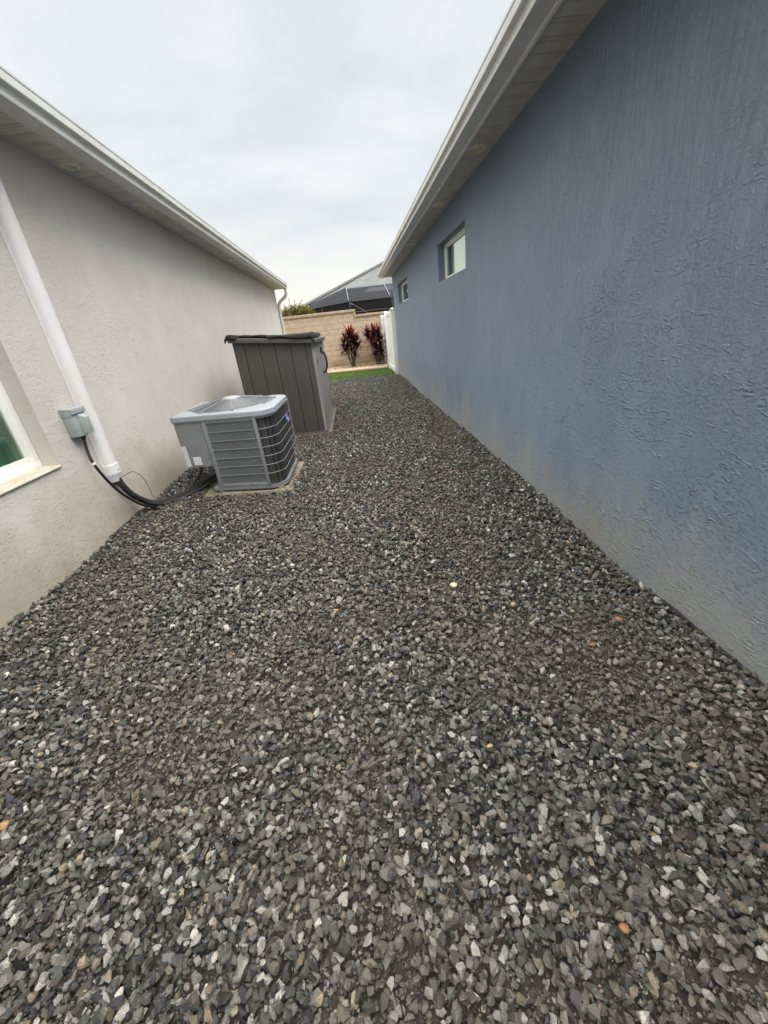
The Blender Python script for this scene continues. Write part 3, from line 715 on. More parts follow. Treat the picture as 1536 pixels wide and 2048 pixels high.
# small round cap sunk in the gravel
m = MB(); n = 24; cx0, cy0 = -2.0, 4.0
for ra, rb, za, zb in ((0.075, 0.07, 0.0, 0.022), (0.07, 0.045, 0.022, 0.024), (0.045, 0.04, 0.024, 0.012), (0.04, 0.001, 0.012, 0.012)):
    m.add([(cx0+ra*math.cos(6.2832*i/n), cy0+ra*math.sin(6.2832*i/n), za+.006) for i in range(n)] + [(cx0+rb*math.cos(6.2832*i/n), cy0+rb*math.sin(6.2832*i/n), zb+.006) for i in range(n)],
          [(i, (i+1) % n, n+(i+1) % n, n+i) for i in range(n)])
tag(m.build('valve_cap', M_pad, smooth=True, angle=30), 'small round dirty cap set in the gravel in front of the air conditioner', 'cap')

# ------------------------------------------------------------------ air conditioner
PADZ = 0.048
m = MB(); m.add([(-1.80, 4.08, -.03), (-.80, 3.965, -.03), (-.775, 4.97, -.03), (-1.85, 5.1, -.03), (-1.79, 4.10, PADZ), (-.81, 3.975, PADZ), (-.785, 4.96, PADZ), (-1.84, 5.09, PADZ)],
      [(3,2,1,0),(4,5,6,7),(0,1,5,4),(1,2,6,5),(2,3,7,6),(3,0,4,7)])
tag(m.build('equipment_pad', M_pad, bevel=0.008), 'dirty tan concrete pad lying under the air conditioner', 'pad')

ac = empty('air_conditioner', 'grey outdoor air conditioner condenser with louvred side and domed fan guard', 'air conditioner')
A = Vector((-1.93, 4.215, 0)); B = Vector((-0.862, 3.985, 0)); C = Vector((-0.848, 5.03, 0)); D = Vector((-1.93, 5.16, 0))
def round_poly(pts, rads, n=8):
    out = []
    for i, p in enumerate(pts):
        a = (pts[i-1]-p).normalized(); b = (pts[(i+1) % len(pts)]-p).normalized(); ang = a.angle(b)
        r = rads[i]; t = r/math.tan(ang/2); c = p + (a+b).normalized()*(r/math.sin(ang/2))
        s0 = p+a*t-c; s1 = p+b*t-c
        for k in range(n+1):
            q = s0.lerp(s1, k/n).normalized() if False else None
            w_ = k/n; th = s0.angle(s1)
            v = (s0*math.sin((1-w_)*th)+s1*math.sin(w_*th))/math.sin(th); out.append(c+v)
    return out
def inset(d, ex=0.0): 
    cen = (A+B+C+D)/4
    def off(p, q, r):
        a = (p-q).normalized(); b = (r-q).normalized(); return q + (a+b).normalized()*(-d/math.sin(a.angle(b)/2))*-1
    return [off(D, A, B), off(A, B, C), off(B, C, D), off(C, D, A)]
def ring(d, rs=(0.05, 0.17, 0.17, 0.05)):
    return round_poly(inset(d), [max(0.01, r-d) for r in rs])
u = (B-A).normalized(); vout = Vector((u.y, -u.x, 0))   # outward normal of the front side
Z0, Z1 = 0.098, 0.835
# lid
m = MB()
prof = [(-0.012, 0.832), (-0.016, 0.850), (-0.012, 0.853), (-0.014, 0.872), (-0.008, 0.888), (0.012, 0.894), (0.06, 0.897)]
rs = [ring(d) for d, z in prof]; n = len(rs[0])
vs = [(p.x, p.y, z) for r_, (d, z) in zip(rs, prof) for p in r_]
fs = [(j*n+i, j*n+(i+1) % n, (j+1)*n+(i+1) % n, (j+1)*n+i) for j in range(len(prof)-1) for i in range(n)]
# deck with a round fan opening: bridge the last ring to a circle
cen = Vector((-1.385, 4.60, 0)); FR = 0.445
last = rs[-1]; circ = []
for p in last:
    d = (p-cen).normalized(); circ.append(cen+d*FR)
o_ = len(vs); vs += [(p.x, p.y, 0.905) for p in circ]; fs += [((len(prof)-1)*n+i, (len(prof)-1)*n+(i+1) % n, o_+(i+1) % n, o_+i) for i in range(n)]
o2 = len(vs); vs += [(p.x, p.y, 0.86) for p in circ]; fs += [(o_+i, o_+(i+1) % n, o2+(i+1) % n, o2+i) for i in range(n)]
m.add(vs, fs); m.build('lid', M_aclid, ac, smooth=True, angle=35)
m = MB(); m.add([(p.x, p.y, 0.861) for p in ring(0.02)], [tuple(range(n))]); m.build('fan_deck', M_dark, ac)
# fan guard: rings and spokes rising to a hub
fg = MB(); DZ = 0.072
def domez(r): return 0.908 + DZ*(1-(r/FR)**1.25)
nr = 26
for k in range(nr):
    r = FR - 0.004 - k*(FR-0.10)/nr; z = domez(r); pts = [(cen.x+r*math.cos(6.2832*i/48), cen.y+r*math.sin(6.2832*i/48), z) for i in range(49)]
    fg.tube(pts, 0.0026, 4, caps=False)
fan = fg.build('fan_guard', M_fin, ac)
sp = MB()
for k in range(8):
    a = 6.2832*k/8+0.25
    sp.tube([(cen.x+r*math.cos(a), cen.y+r*math.sin(a), domez(min(r, FR))+.003) for r in (0.07, 0.2, 0.33, FR, FR+0.02)], 0.004, 6)
    sp.obox((cen.x+(FR+.015)*math.cos(a), cen.y+(FR+.015)*math.sin(a), 0.910), (math.cos(a), math.sin(a), 0), (-math.sin(a), math.cos(a), 0), (0, 0, 1), 0.014, 0.011, 0.005)
sp.build('spoke', M_acgrey, fan, smooth=True)
m = MB(); prof2 = [(0.001, domez(0.1)+0.022), (0.05, domez(0.1)+0.020), (0.085, domez(0.1)+0.012), (0.10, domez(0.1)-0.004), (0.095, domez(0.1)-0.012)]
vs = []; nn = 32
for r, z in prof2: vs += [(cen.x+r*math.cos(6.2832*i/nn), cen.y+r*math.sin(6.2832*i/nn), z) for i in range(nn)]
m.add(vs, [(j*nn+i, j*nn+(i+1) % nn, (j+1)*nn+(i+1) % nn, (j+1)*nn+i) for j in range(len(prof2)-1) for i in range(nn)]); m.build('hub', M_achub, fan, smooth=True)
m = MB()
for k in range(3):
    a = 6.2832*k/3+.5
    pts = [(cen.x+math.cos(a+t_)*r, cen.y+math.sin(a+t_)*r, 0.875+dz) for (r, t_, dz) in ((.06, 0, .01), (.38, .25, .02), (.40, .75, -.01), (.06, .5, -.008))]
    m.add(pts, [(0, 1, 2, 3)])
m.build('fan_blade', M_acgrey, ac)
# coil wrapping the sides
cr = ring(0.030); n = len(cr)
S_NOTCH = 0.285
m = MB(); path = [p for p in cr]
# cut the coil on the notched corner: start a little along the front
startp = A + u*0.33 - vout*0.03
idx = [i for i, p in enumerate(cr) if (p-A).dot(u) > 0.34 or p.y > 4.55]
pp = [startp] + [cr[i] for i in range(n) if (cr[i]-A).dot(u) > 0.34 and cr[i].y < 4.55] + [cr[i] for i in range(n) if cr[i].y >= 4.55] 
m.add([(p.x, p.y, Z0) for p in pp]+[(p.x, p.y, Z1) for p in pp], [(i, i+1, len(pp)+i+1, len(pp)+i) for i in range(len(pp)-1)])
m.build('coil', M_coil, ac, smooth=True)
# service panel (upper box over the notched corner)
ra = ring(0.002); 
m = MB()
fr_pts = [p for p in ra if (p-A).dot(u) < 0.1 and p.y < 4.4]
e = A + u*0.318 - vout*0.002
pan = [(p.x, p.y) for p in fr_pts] + [(e.x, e.y), (e.x+0.04, e.y+0.5), (-1.928, 4.75)]
m.prism(pan, 0.352, 0.8315); m.build('service_panel', M_acgrey, ac, smooth=True, angle=25)
# recessed lower corner wall and base pan
q0 = A + u*0.318 - vout*0.004
m = MB(); m.add([(q0.x-.002, q0.y+.02, .10), (-1.72, 4.75, .10), (-1.72, 4.75, .352), (q0.x-.002, q0.y+.02, .352)], [(0, 1, 2, 3)])
m.add([(-1.72, 4.75, .10), (-1.928, 4.78, .10), (-1.928, 4.78, .352), (-1.72, 4.75, .352)], [(0, 1, 2, 3)])
m.build('corner_wall', M_acgrey, ac)
def base_ring(d):
    r_ = ring(d); k = [p for p in r_ if (p-A).dot(u) > 0.25 and p.y < 4.6] + [p for p in r_ if p.y >= 4.6 and p.x > -1.6] 
    return [A+u*0.25-vout*d] + k + [Vector((-1.928, 5.1, 0)), Vector((-1.928, 4.78, 0)), Vector((-1.73, 4.75, 0))]
m = MB(); br0 = base_ring(0.0); m.prism([(p.x, p.y) for p in br0], 0.068, 0.104); m.build('base_pan', M_acgrey, ac, smooth=True, angle=30, bevel=0.003)
# front louvre frame
def fbox(mb, s0, s1, z0, z1, d0, d1):   # box on the front side, s along, d outward from the body line
    c = A + u*(s0+s1)/2 + vout*(d0+d1)/2
    mb.obox((c.x, c.y, (z0+z1)/2), u, vout, (0, 0, 1), (s1-s0)/2, abs(d1-d0)/2, (z1-z0)/2)
G0, G1 = 0.325, 0.885
m = MB()
fbox(m, G0, G0+.045, Z0+.008, Z1-.004, -.018, .004); fbox(m, G1, G1+.030, Z0+.008, Z1-.004, -.018, .006)
fbox(m, G0+.045, G1, Z1-.034, Z1-.004, -.018, .003); fbox(m, G0+.045, G1, Z0+.008, Z0+.045, -.018, .003)
lf_ = m.build('louver_frame', M_acgrey, ac, bevel=0.002)
m = MB(); k = G0+.045+.004
while k < G1-.002:
    fbox(m, k, k+.0056, Z0+.045, Z1-.034, -.014, -.003); k += 0.0135
m.build('louver', M_acgrey, lf_)
m = MB()
zz = [Z0+.045 + (Z1-.034-Z0-.045)*i/7 for i in range(1, 7)]
for z in zz: fbox(m, G0+.045, G1, z-.0038, z+.0038, -.004, .003)
m.build('rail', M_acgrey, lf_)
m = MB()
for (s, z) in ((.30, .44), (.30, .37), (.345, .47), (.5, .122), (.7, .122), (.55, .845), (.9, .5), (.9, .12)):
    m = MB(); c = A+u*s+vout*(.0045 if z < .83 else .016); m.tube([(c.x, c.y, z), (c.x+vout.x*.004, c.y+vout.y*.004, z)], 0.006, 8)
    m.build('screw', M_coil, ac)
m = MB(); fbox(m, .318, .325, Z0+.008, Z1, -.02, -.012); m.build('panel_gap', M_dark, ac)
# corner guard: posts and wires
rg = ring(-0.001); gp = [p for p in rg if (p-A).dot(u) > 0.5 and p.y < 4.7]
gp = [A+u*0.915+vout*0.001] + [p for p in gp if (p-A).dot(u) > 0.9] + [Vector((-0.8475, 4.99, 0))]
m = MB()
for z in zz:
    m.tube([(p.x, p.y, z) for p in gp], 0.0034, 6)
m.build('wire_guard', M_acgrey, ac, smooth=True)
m = MB(); m.add([(p.x, p.y, Z1-.022) for p in gp]+[(p.x, p.y, Z1) for p in gp]+[(p.x, p.y, Z0) for p in gp]+[(p.x, p.y, Z0+.014) for p in gp], 
   [(i, i+1, len(gp)+i+1, len(gp)+i) for i in range(len(gp)-1)]+[(2*len(gp)+i, 2*len(gp)+i+1, 3*len(gp)+i+1, 3*len(gp)+i) for i in range(len(gp)-1)])
m.box(-.862, -.847, 4.985, 5.02, Z0, Z1); m.build('guard_band', M_acgrey, ac, smooth=True)
# feet
for (x, y) in ((-1.60, 4.17), (-.94, 4.06), (-.90, 4.92), (-1.78, 5.02)):
    m = MB(); m.box(x-.022, x+.022, y-.022, y+.022, PADZ, .070); m.box(x-.032, x+.032, y-.03, y+.03, PADZ, PADZ+.012); m.build('foot', M_pad, ac)
# service valves
for P in ([(-1.76, 4.48, .15), (-1.69, 4.52, .15)], [(-1.79, 4.56, .19), (-1.69, 4.6, .19)]):
    m = MB(); m.tube(P, .018, 10); m.build('service_valve', M_black, ac, smooth=True)
# stickers
m = MB(); fbox(m, .115, .205, .375, .463, -.001, .0008); st = m.build('sticker', M_paper, ac); st['label'] = 'small pale square sticker low on the service panel'
m = MB(); ca = [p for p in ring(0.0005) if (p-A).dot(u) < 0.1 and p.y < 4.4]; ca = [Vector((-1.9315, 4.40, 0))] + ca + [A+u*0.075+vout*0.0012]
m.add([(p.x, p.y, .362) for p in ca]+[(p.x, p.y, .585) for p in ca], [(i, i+1, len(ca)+i+1, len(ca)+i) for i in range(len(ca)-1)])
st = m.build('sticker', M_paper, ac); st['label'] = 'tall white warning sticker wrapped on the rounded corner'
# badge on the corner guard
bc = Vector((-0.8405, 4.70, 0.665)); m = MB(); nn = 28
rim = [(bc.x, bc.y+.062*math.cos(6.2832*i/nn), bc.z+.042*math.sin(6.2832*i/nn)) for i in range(nn)]
bk = [(x-.008, y, z) for x, y, z in rim]; m.add(rim+bk, [tuple(range(nn))]+[(i, (i+1) % nn, nn+(i+1) % nn, nn+i) for i in range(nn)])
badge = m.build('badge', M_badge, ac)
rim2 = [(bc.x+.001, bc.y+.060*math.cos(6.2832*i/nn), bc.z+.040*math.sin(6.2832*i/nn)) for i in range(nn+1)]
m = MB(); m.tube(rim2, .0016, 5, caps=False); m.build('badge_rim', M_badgew, badge)
tcv = bpy.data.curves.new('badge_lettering', 'FONT'); tcv.body = 'Carrier'; tcv.size = 0.034; tcv.extrude = 0.0006; tcv.align_x = 'CENTER'; tcv.align_y = 'CENTER'; tcv.shear = 0.3
tmp = bpy.data.objects.new('badge_lettering', tcv); col.objects.link(tmp)
me = bpy.data.meshes.new_from_object(tmp.evaluated_get(bpy.context.evaluated_depsgraph_get())); bpy.data.objects.remove(tmp)
lt = bpy.data.objects.new('badge_lettering', me); col.objects.link(lt); me.materials.clear(); me.materials.append(M_badgew)
lt.matrix_world = Matrix(((0, 0, 1, bc.x+.0015), (1, 0, 0, bc.y), (0, 1, 0, bc.z), (0, 0, 0, 1))); lt.parent = badge
rehome(ac, (-1.39, 4.55, PADZ))

# ------------------------------------------------------------------ storage shed
SX0, SX1, SY0, SY1 = -1.755, -0.555, 6.55, 8.75
m = MB(); m.box(-1.79, -.485, SY0-.03, SY1+.05, -.03, .035); tag(m.build('shed_base', M_wood, bevel=.006), 'flat weathered wooden platform under the brown storage shed', 'platform')
sh = empty('storage_shed', 'brown grey resin storage shed with plank sides beside the cream wall', 'shed')
ch = 0.045
def lidz(x): return 1.455 + (SX1-x)/(SX1-SX0)*0.105
m = MB()   # plank side facing the camera: real V grooves
edges = [SX0, SX0+.16, SX0+.385, SX0+.61, SX0+.84, SX0+1.065, SX1-ch]
vs = []
for i, x in enumerate(edges):
    if i in (0, len(edges)-1): vs.append((x, SY0))
    else: vs += [(x-.008, SY0), (x-.003, SY0+.012), (x+.003, SY0+.012), (x+.008, SY0)]
n = len(vs)
m.add([(x, y, .045) for x, y in vs]+[(x, y, lidz(x)-.03) for x, y in vs], [(i, i+1, n+i+1, n+i) for i in range(n-1)])
m.add([(SX0, SY0, .045), (SX0, SY1, .045), (SX0, SY1, lidz(SX0)-.03), (SX0, SY0, lidz(SX0)-.03)], [(0, 1, 2, 3)])
m.add([(SX0, SY1, .045), (SX1, SY1, .045), (SX1, SY1, lidz(SX1)-.03), (SX0, SY1, lidz(SX0)-.03)], [(0, 1, 2, 3)])
m.build('side_panel', M_shed, sh)
m = MB(); m.prism([(SX1-ch, SY0), (SX1-.006, SY0+.02), (SX1, SY0+.05), (SX1, SY0+.10), (SX1-ch, SY0+.10)], .045, 1.42)
m.build('corner_post', M_sheddoor, sh, smooth=True, angle=30)
m = MB(); m.prism([(SX1-ch, SY1-.08), (SX1, SY1-.08), (SX1, SY1-.02), (SX1-ch, SY1)], .045, 1.42)
m.build('corner_post', M_sheddoor, sh, smooth=True, angle=30)
mid = (SY0+SY1)/2+.06
for (a, b_) in ((SY0+.106, mid-.006), (mid+.006, SY1-.086)):
    m = MB(); vs = [(SX1-.003, a)]; k = a+.16
    while k < b_-.06: vs += [(SX1-.003, k-.008), (SX1-.014, k-.003), (SX1-.014, k+.003), (SX1-.003, k+.008)]; k += .17
    vs.append((SX1-.003, b_)); n = len(vs)
    m.add([(x, y, .06) for x, y in vs]+[(x, y, 1.40) for x, y in vs], [(i, i+1, n+i+1, n+i) for i in range(n-1)])
    m.add([(SX1-.003, a, .06), (SX1-.04, a, .06), (SX1-.04, a, 1.40), (SX1-.003, a, 1.40)], [(0, 1, 2, 3)]); m.add([(SX1-.003, b_, .06), (SX1-.04, b_, .06), (SX1-.04, b_, 1.40), (SX1-.003, b_, 1.40)], [(0, 1, 2, 3)])
    d = m.build('door', M_sheddoor, sh)
    hy = a+.02 if a < mid-.1 else b_-.02
    for hz_ in (.28, 1.12):
        h = MB(); h.box(SX1-.004, SX1+.006, hy-.022, hy+.022, hz_-.05, hz_+.05); h.build('hinge', M_black, d, bevel=.002)
    if a < mid-.1:
        h = MB(); P = smooth_path([(SX1, mid-.03, 1.22), (SX1+.055, mid-.04, 1.20), (SX1+.085, mid-.045, 1.10), (SX1+.080, mid-.045, .98), (SX1+.045, mid-.04, .89), (SX1, mid-.03, .86)], 6)
        h.tube(P, .017, 8); h.build('handle', M_black, d, smooth=True)
        h = MB(); h.box(SX1-.002, SX1+.03, mid-.05, mid+.05, 1.24, 1.30); h.tube([(SX1+.02, mid, 1.24), (SX1+.03, mid, 1.17)], .012, 8); h.build('latch', M_black, d, bevel=.004)
m = MB(); m.box(SX0+.01, SX1-.05, SY0+.02, SY1-.02, .05, 1.40); m.build('liner', M_dark, sh)
m = MB(); m.box(SX0-.008, SX1+.012, SY0-.012, SY1+.01, .035, .060); m.build('base_rail', M_shedtrim, sh, bevel=.004)
m = MB(); prof = [(SX0-.045, lidz(SX0)-.040), (SX1+.045, lidz(SX1)-.070), (SX1+.05, lidz(SX1)-.005), (SX0-.05, lidz(SX0)+.028)]
m.extr_y(prof, SY0-.06, SY1+.06); m.build('lid', M_shedtrim, sh, bevel=.012)
rehome(sh, (-1.19, 7.65, .035))
# black cover lying over the lid, bunched at the left and sagging over the near edge at the right
m = MB(); NXc, NYc = 60, 40; random.seed(8)
def cov(i, j):
    u_ = i/NXc; v_ = j/NYc
    x = SX0-.085 + u_*(SX1-SX0+.110)
    y0_ = SY0-.062 - 0.014 + (0.12 if .12 < u_ < .5 else 0.0)*min(1, (u_-.12)*9 if u_ < .3 else (0.5-u_)*6)
    z = lidz(x) + .050 + .004*math.sin(x*9+v_*4)+.003*math.sin(x*23+v_*9)
    lump = math.exp(-((u_-.04)/.09)**2)
    z += .020*lump*(1-abs(v_-.1)) + 0.004*math.sin(v_*11+u_*4)
    z += .035*max(0, u_-.5)/.5
    y = y0_ + v_*1.7
    if v_ < 0.1:
        drop = (1-v_/.1); dd = (0.030+0.012*math.sin(u_*17)+0.09*max(0, u_-.5)+.03*lump) * (1 if (u_ > .48 or u_ < .16) else 0.15)
        z -= drop**1.5*dd; y = y0_ - .004 + (v_/.1)*.05*(1-drop*.6)
    if u_ > .97: z -= .09*(u_-.97)/.03*(1-v_*.5)
    if u_ < .03: z -= .06*(.03-u_)/.03
    return (x, y, z)
vs = [cov(i, j) for j in range(NYc+1) for i in range(NXc+1)]
m.add(vs, [(j*(NXc+1)+i, j*(NXc+1)+i+1, (j+1)*(NXc+1)+i+1, (j+1)*(NXc+1)+i) for j in range(NYc) for i in range(NXc)])
cvr = m.build('fabric_cover', M_cloth, smooth=True, angle=60)
sol = cvr.modifiers.new('thickness', 'SOLIDIFY'); sol.thickness = 0.018; sol.offset = -1
tag(cvr, 'rumpled black fabric cover draped over the lid of the brown shed', 'cover')

# ------------------------------------------------------------------ white vinyl fence
FX = 1.435
fe = empty('vinyl_fence', 'white vinyl privacy fence running on from the end of the blue wall', 'fence')
for y, h in ((13.90, 2.0), (16.30, 2.0), (18.15, 1.93)):
    m = MB(); m.box(FX-.06, FX+.06, y-.06, y+.06, -.02, h-.03); m.box(FX-.072, FX+.072, y-.072, y+.072, h-.03, h-.012)
    m.add([(FX-.065, y-.065, h-.012), (FX+.065, y-.065, h-.012), (FX+.065, y+.065, h-.012), (FX-.065, y+.065, h-.012), (FX, y, h+.03)], [(0, 1, 4), (1, 2, 4), (2, 3, 4), (3, 0, 4)])
    m.build('post', M_vinyl, fe, bevel=.004)
for (a, b_, h) in ((13.96, 16.24, 1.95), (16.36, 18.09, 1.90)):
    m = MB(); k = a
    while k < b_-.01:
        k2 = min(k+.148, b_); m.box(FX-.012, FX+.012, k+.003, k2-.003, .10, h-.10); k += .152
    m.box(FX-.006, FX+.006, a, b_, .10, h-.10)
    m.build('panel', M_vinyl, fe)
    for (r0_, r1_) in ((h-.13, h), (.05, .20)):
        m = MB(); m.box(FX-.025, FX+.025, a, b_, r0_, r1_); m.build('rail', M_vinyl, fe, bevel=.004)
rehome(fe, (FX, 16, 0))

# ------------------------------------------------------------------ block wall
bw = empty('block_wall', 'tan split face block wall with stepped coping across the far end', 'wall')
WY = 18.30
m = MB(); m.box(-14, .27, WY, WY+.2, -.05, 2.185); m.box(.272, 12, WY+.002, WY+.198, -.05, 1.985); m.build('blockwork', M_block, bw)
m = MB(); m.box(-14.02, .36, WY-.045, WY+.245, 2.187, 2.29); m.box(.275, .36, WY-.044, WY+.244, 1.96, 2.186); m.box(.362, 12.02, WY-.045, WY+.245, 1.987, 2.085)
m.build('coping', M_cap, bw, bevel=.018)
rehome(bw, (0, WY, 0))

# ------------------------------------------------------------------ cordyline plants
def leaf(mb, base, d, up, length, width, droop, mi, nseg=5):
    d = Vector(d).normalized(); side = d.cross(Vector((0, 0, 1)))
    if side.length < .1: side = Vector((1, 0, 0))
    side.normalize(); p = Vector(base); vs = []; dirn = d.copy()
    for i in range(nseg+1):
        t = i/nseg; wv = width*math.sin(math.pi*min(1, .12+t*.88))**.8*(1 if t < 1 else .0)
        nrm = side.cross(dirn).normalized()
        vs += [p-side*wv+nrm*wv*.25, p, p+side*wv+nrm*wv*.25]
        dirn = (dirn + Vector((0, 0, -droop/nseg*(0.5+t)))).normalized(); p = p + dirn*length/nseg
    fs = []
    for i in range(nseg):
        a = i*3; fs += [(a, a+1, a+4, a+3), (a+1, a+2, a+5, a+4)]
    mb.add(vs, fs, mi)
def cordy_mat(name, c1, c2):
    def fn(t, b, p):
        n = noise(t, p, 14, 3, .6); L(t, mixc(t, ramp(t, n, [(.35, 0.), (.65, 1.)]), c1, c2), b.inputs['Base Color'])
    return mat(name, rough=0.38, fn=fn)
MC = [cordy_mat('burgundy_leaf', (.045, .012, .016), (.085, .02, .024)), cordy_mat('red_leaf', (.22, .035, .028), (.34, .07, .045)), cordy_mat('old_leaf', (.10, .03, .02), (.22, .10, .05)), cordy_mat('dark_leaf', (.022, .010, .014), (.04, .014, .02))]
M_stem = cordy_mat('plant_stem', (.06, .04, .03), (.12, .09, .06))
def cordyline(label, bx, by, stems, seed):
    rnd = random.Random(seed); root = empty('cordyline_plant', label, 'plant', 'cordyline plants in the pebble bed')
    ms = MB(); mf = MB()
    for (dx, dy, h, n, L0, red) in stems:
        top = Vector((bx+dx, by+dy, h)); b0 = Vector((bx+dx*.18+rnd.uniform(-.06, .06), by+dy*.2+rnd.uniform(-.03, .03), BZ))
        P = smooth_path([b0, b0.lerp(top, .4)+Vector((rnd.uniform(-.03, .03), 0, 0)), b0.lerp(top, .75)+Vector((rnd.uniform(-.02, .02), 0, 0)), top], 4)
        ms.tube(P, [.020-.009*i/len(P) for i in range(len(P))], 7)
        n = int(n*1.5)
        for k in range(n):
            t = k/n; ht = h-.62*L0*(1-t)*1.1+rnd.uniform(-.02, .02); a = k*2.399+rnd.uniform(-.3, .3)
            ti = (0.15+1.15*t**1.0) ; el = ti+rnd.uniform(-.15, .15)
            d = (math.cos(a)*math.cos(el), math.sin(a)*math.cos(el), math.sin(el))
            mi = 1 if t > .74 and rnd.random() < red else (2 if t < .15 and rnd.random() < .35 else (3 if rnd.random() < .4 else 0))
            bp = Vector((top.x-(top.x-b0.x)*.2*(1-t), top.y, ht))
            leaf(mf, bp, d, 0, L0*rnd.uniform(.95, 1.35)*(1-.15*t), rnd.uniform(.030, .046), .9*(1-t)+.25, mi)
    ms.build('stem', M_stem, root, smooth=True)
    mf.build('foliage', MC, root, smooth=True, angle=80)
    rehome(root, (bx, by, BZ))
cordyline('left of the two burgundy cordyline plants, rounded crown with bright red top leaves', 0.02, 17.55,
          [(-.20, .0, 1.10, 34, .42, .5), (-.02, .05, 1.36, 38, .44, .95), (.15, -.02, 1.12, 32, .40, .2), (-.10, -.06, .98, 28, .38, .3), (.10, .05, 1.28, 26, .38, .9), (.13, -.04, .66, 12, .24, 0), (-.30, .02, .92, 20, .38, .2), (.26, .0, .98, 18, .38, .1), (-.05, -.05, .80, 14, .30, 0)], 4)
cordyline('right of the two burgundy cordyline plants, close to the white fence and leaning left', 1.10, 17.45,
          [(-.40, .0, 1.30, 34, .42, .35), (-.12, .05, 1.34, 34, .42, .7), (.05, -.02, 1.30, 34, .44, .9), (.12, .03, .95, 30, .38, .2), (-.25, -.05, 1.08, 26, .38, .4), (-.08, -.06, .80, 24, .36, .1), (.12, .0, .60, 18, .30, 0), (-.12, .03, .50, 16, .28, 0), (.16, .02, .36, 10, .22, 0)], 9)

# ------------------------------------------------------------------ shrub beyond the wall
def sh_mat(name, c1, c2):
    def fn(t, b, p):
        L(t, mixc(t, ramp(t, noise(t, p, 9, 3, .6), [(.35, 0.), (.65, 1.)]), c1, c2), b.inputs['Base Color'])
    return mat(name, rough=0.6, fn=fn)
MS = [sh_mat('shrub_green', (.07, .10, .018), (.14, .17, .03)), sh_mat('shrub_yellow', (.22, .19, .04), (.28, .23, .05)), sh_mat('shrub_rust', (.20, .10, .03), (.26, .14, .04))]
sr = empty('shrub', 'yellow green leafy shrub rising behind the block wall beside the cream house', 'shrub')
rnd = random.Random(12); mf = MB(); ms = MB()
blobs = [(-3.0, 2.12, .40), (-2.72, 2.22, .36), (-2.4, 2.34, .38), (-2.05, 2.40, .36), (-1.75, 2.28, .32), (-3.4, 2.1, .45), (-2.55, 2.1, .45), (-2.1, 2.1, .45), (-1.5, 2.1, .3)]
for (x, z, r) in blobs:
    ms.tube([(x*.6-1, 19.5, -.05), (x*.9-.2, 19.5, 1.0), (x, 19.5, z)], [.03, .02, .008], 6)
    for k in range(620):
        v = Vector((rnd.gauss(0, 1), rnd.gauss(0, 1), rnd.gauss(0, 1))).normalized()*r*rnd.uniform(.45, 1.08)
        d = (v.normalized()+Vector((rnd.uniform(-.6, .6), rnd.uniform(-.6, .6), rnd.uniform(0, .9)))).normalized()
        leaf(mf, (x+v.x, 19.5+v.y*.8, z+v.z), d, 0, rnd.uniform(.07, .14), rnd.uniform(.012, .022), .4, rnd.choice((0, 0, 1, 1, 2) if v.x > -0.1 else (0, 1, 2, 2)), 3)
for (x, dx, h) in ((-2.42, -.25, 2.85), (-2.35, -.05, 3.02), (-2.28, .12, 2.98), (-2.2, .35, 2.95), (-2.2, .22, 2.75), (-1.5, .15, 2.6), (-3.1, .02, 2.62), (-1.45, -.1, 2.55)):
    top = Vector((x+dx, 19.5, h)); ms.tube([(x, 19.5, 2.1), Vector((x, 19.5, 2.1)).lerp(top, .6)+Vector((-dx*.15, 0, 0)), top], [.014, .010, .006], 5)
    for k in range(10):
        t = rnd.uniform(.55, 1.0); p = Vector((x, 19.5, 2.1)).lerp(top, t); leaf(mf, p, (rnd.uniform(-1, 1), rnd.uniform(-1, 1), rnd.uniform(-.2, 1.2)), 0, rnd.uniform(.05, .10), .014, .3, rnd.choice((0, 2)), 3)
ms.build('trunk', M_stem, sr, smooth=True); mf.build('foliage', MS, sr, smooth=True, angle=80)
rehome(sr, (-2.4, 19.5, -.05))

# ------------------------------------------------------------------ house and screened pool cage beyond the wall
M_mesh = bpy.data.materials.new('insect_screen'); M_mesh.use_nodes = True; t = M_mesh.node_tree; b = t.nodes['Principled BSDF']
b.inputs['Base Color'].default_value = (0.022, 0.021, 0.022, 1); b.inputs['Roughness'].default_value = 1.0; b.inputs['Specular IOR Level'].default_value = 0.1
tr_ = t.nodes.new('ShaderNodeBsdfTransparent'); mxs = t.nodes.new('ShaderNodeMixShader'); mxs.inputs[0].default_value = 0.72
L(t, tr_.outputs[0], mxs.inputs[1]); L(t, b.outputs[0], mxs.inputs[2]); L(t, mxs.outputs[0], t.nodes['Material Output'].inputs[0])
M_mesh2 = M_mesh.copy(); M_mesh2.name = 'roof_screen'; t = M_mesh2.node_tree
for nd in t.nodes:
    if nd.type == 'MIX_SHADER': nd.inputs[0].default_value = 0.9
    if nd.type == 'BSDF_PRINCIPLED': nd.inputs['Base Color'].default_value = (0.026, 0.027, 0.030, 1); nd.inputs['Roughness'].default_value = 1.0; nd.inputs['Specular IOR Level'].default_value = 0.1
M_farwall = painted((0.10, 0.085, 0.08), 0.85, 0.2, 2)
M_bronze = painted((0.06, 0.06, 0.062), 0.5, 0.1, 5)
fh = empty('neighbour_house', 'grey shingled hip roof house beyond the block wall', 'house')
EY, EZ, SL = 24.0, 3.60, 0.42
def onroof(x, y): return (x, y, EZ+SL*(y-EY))
m = MB()
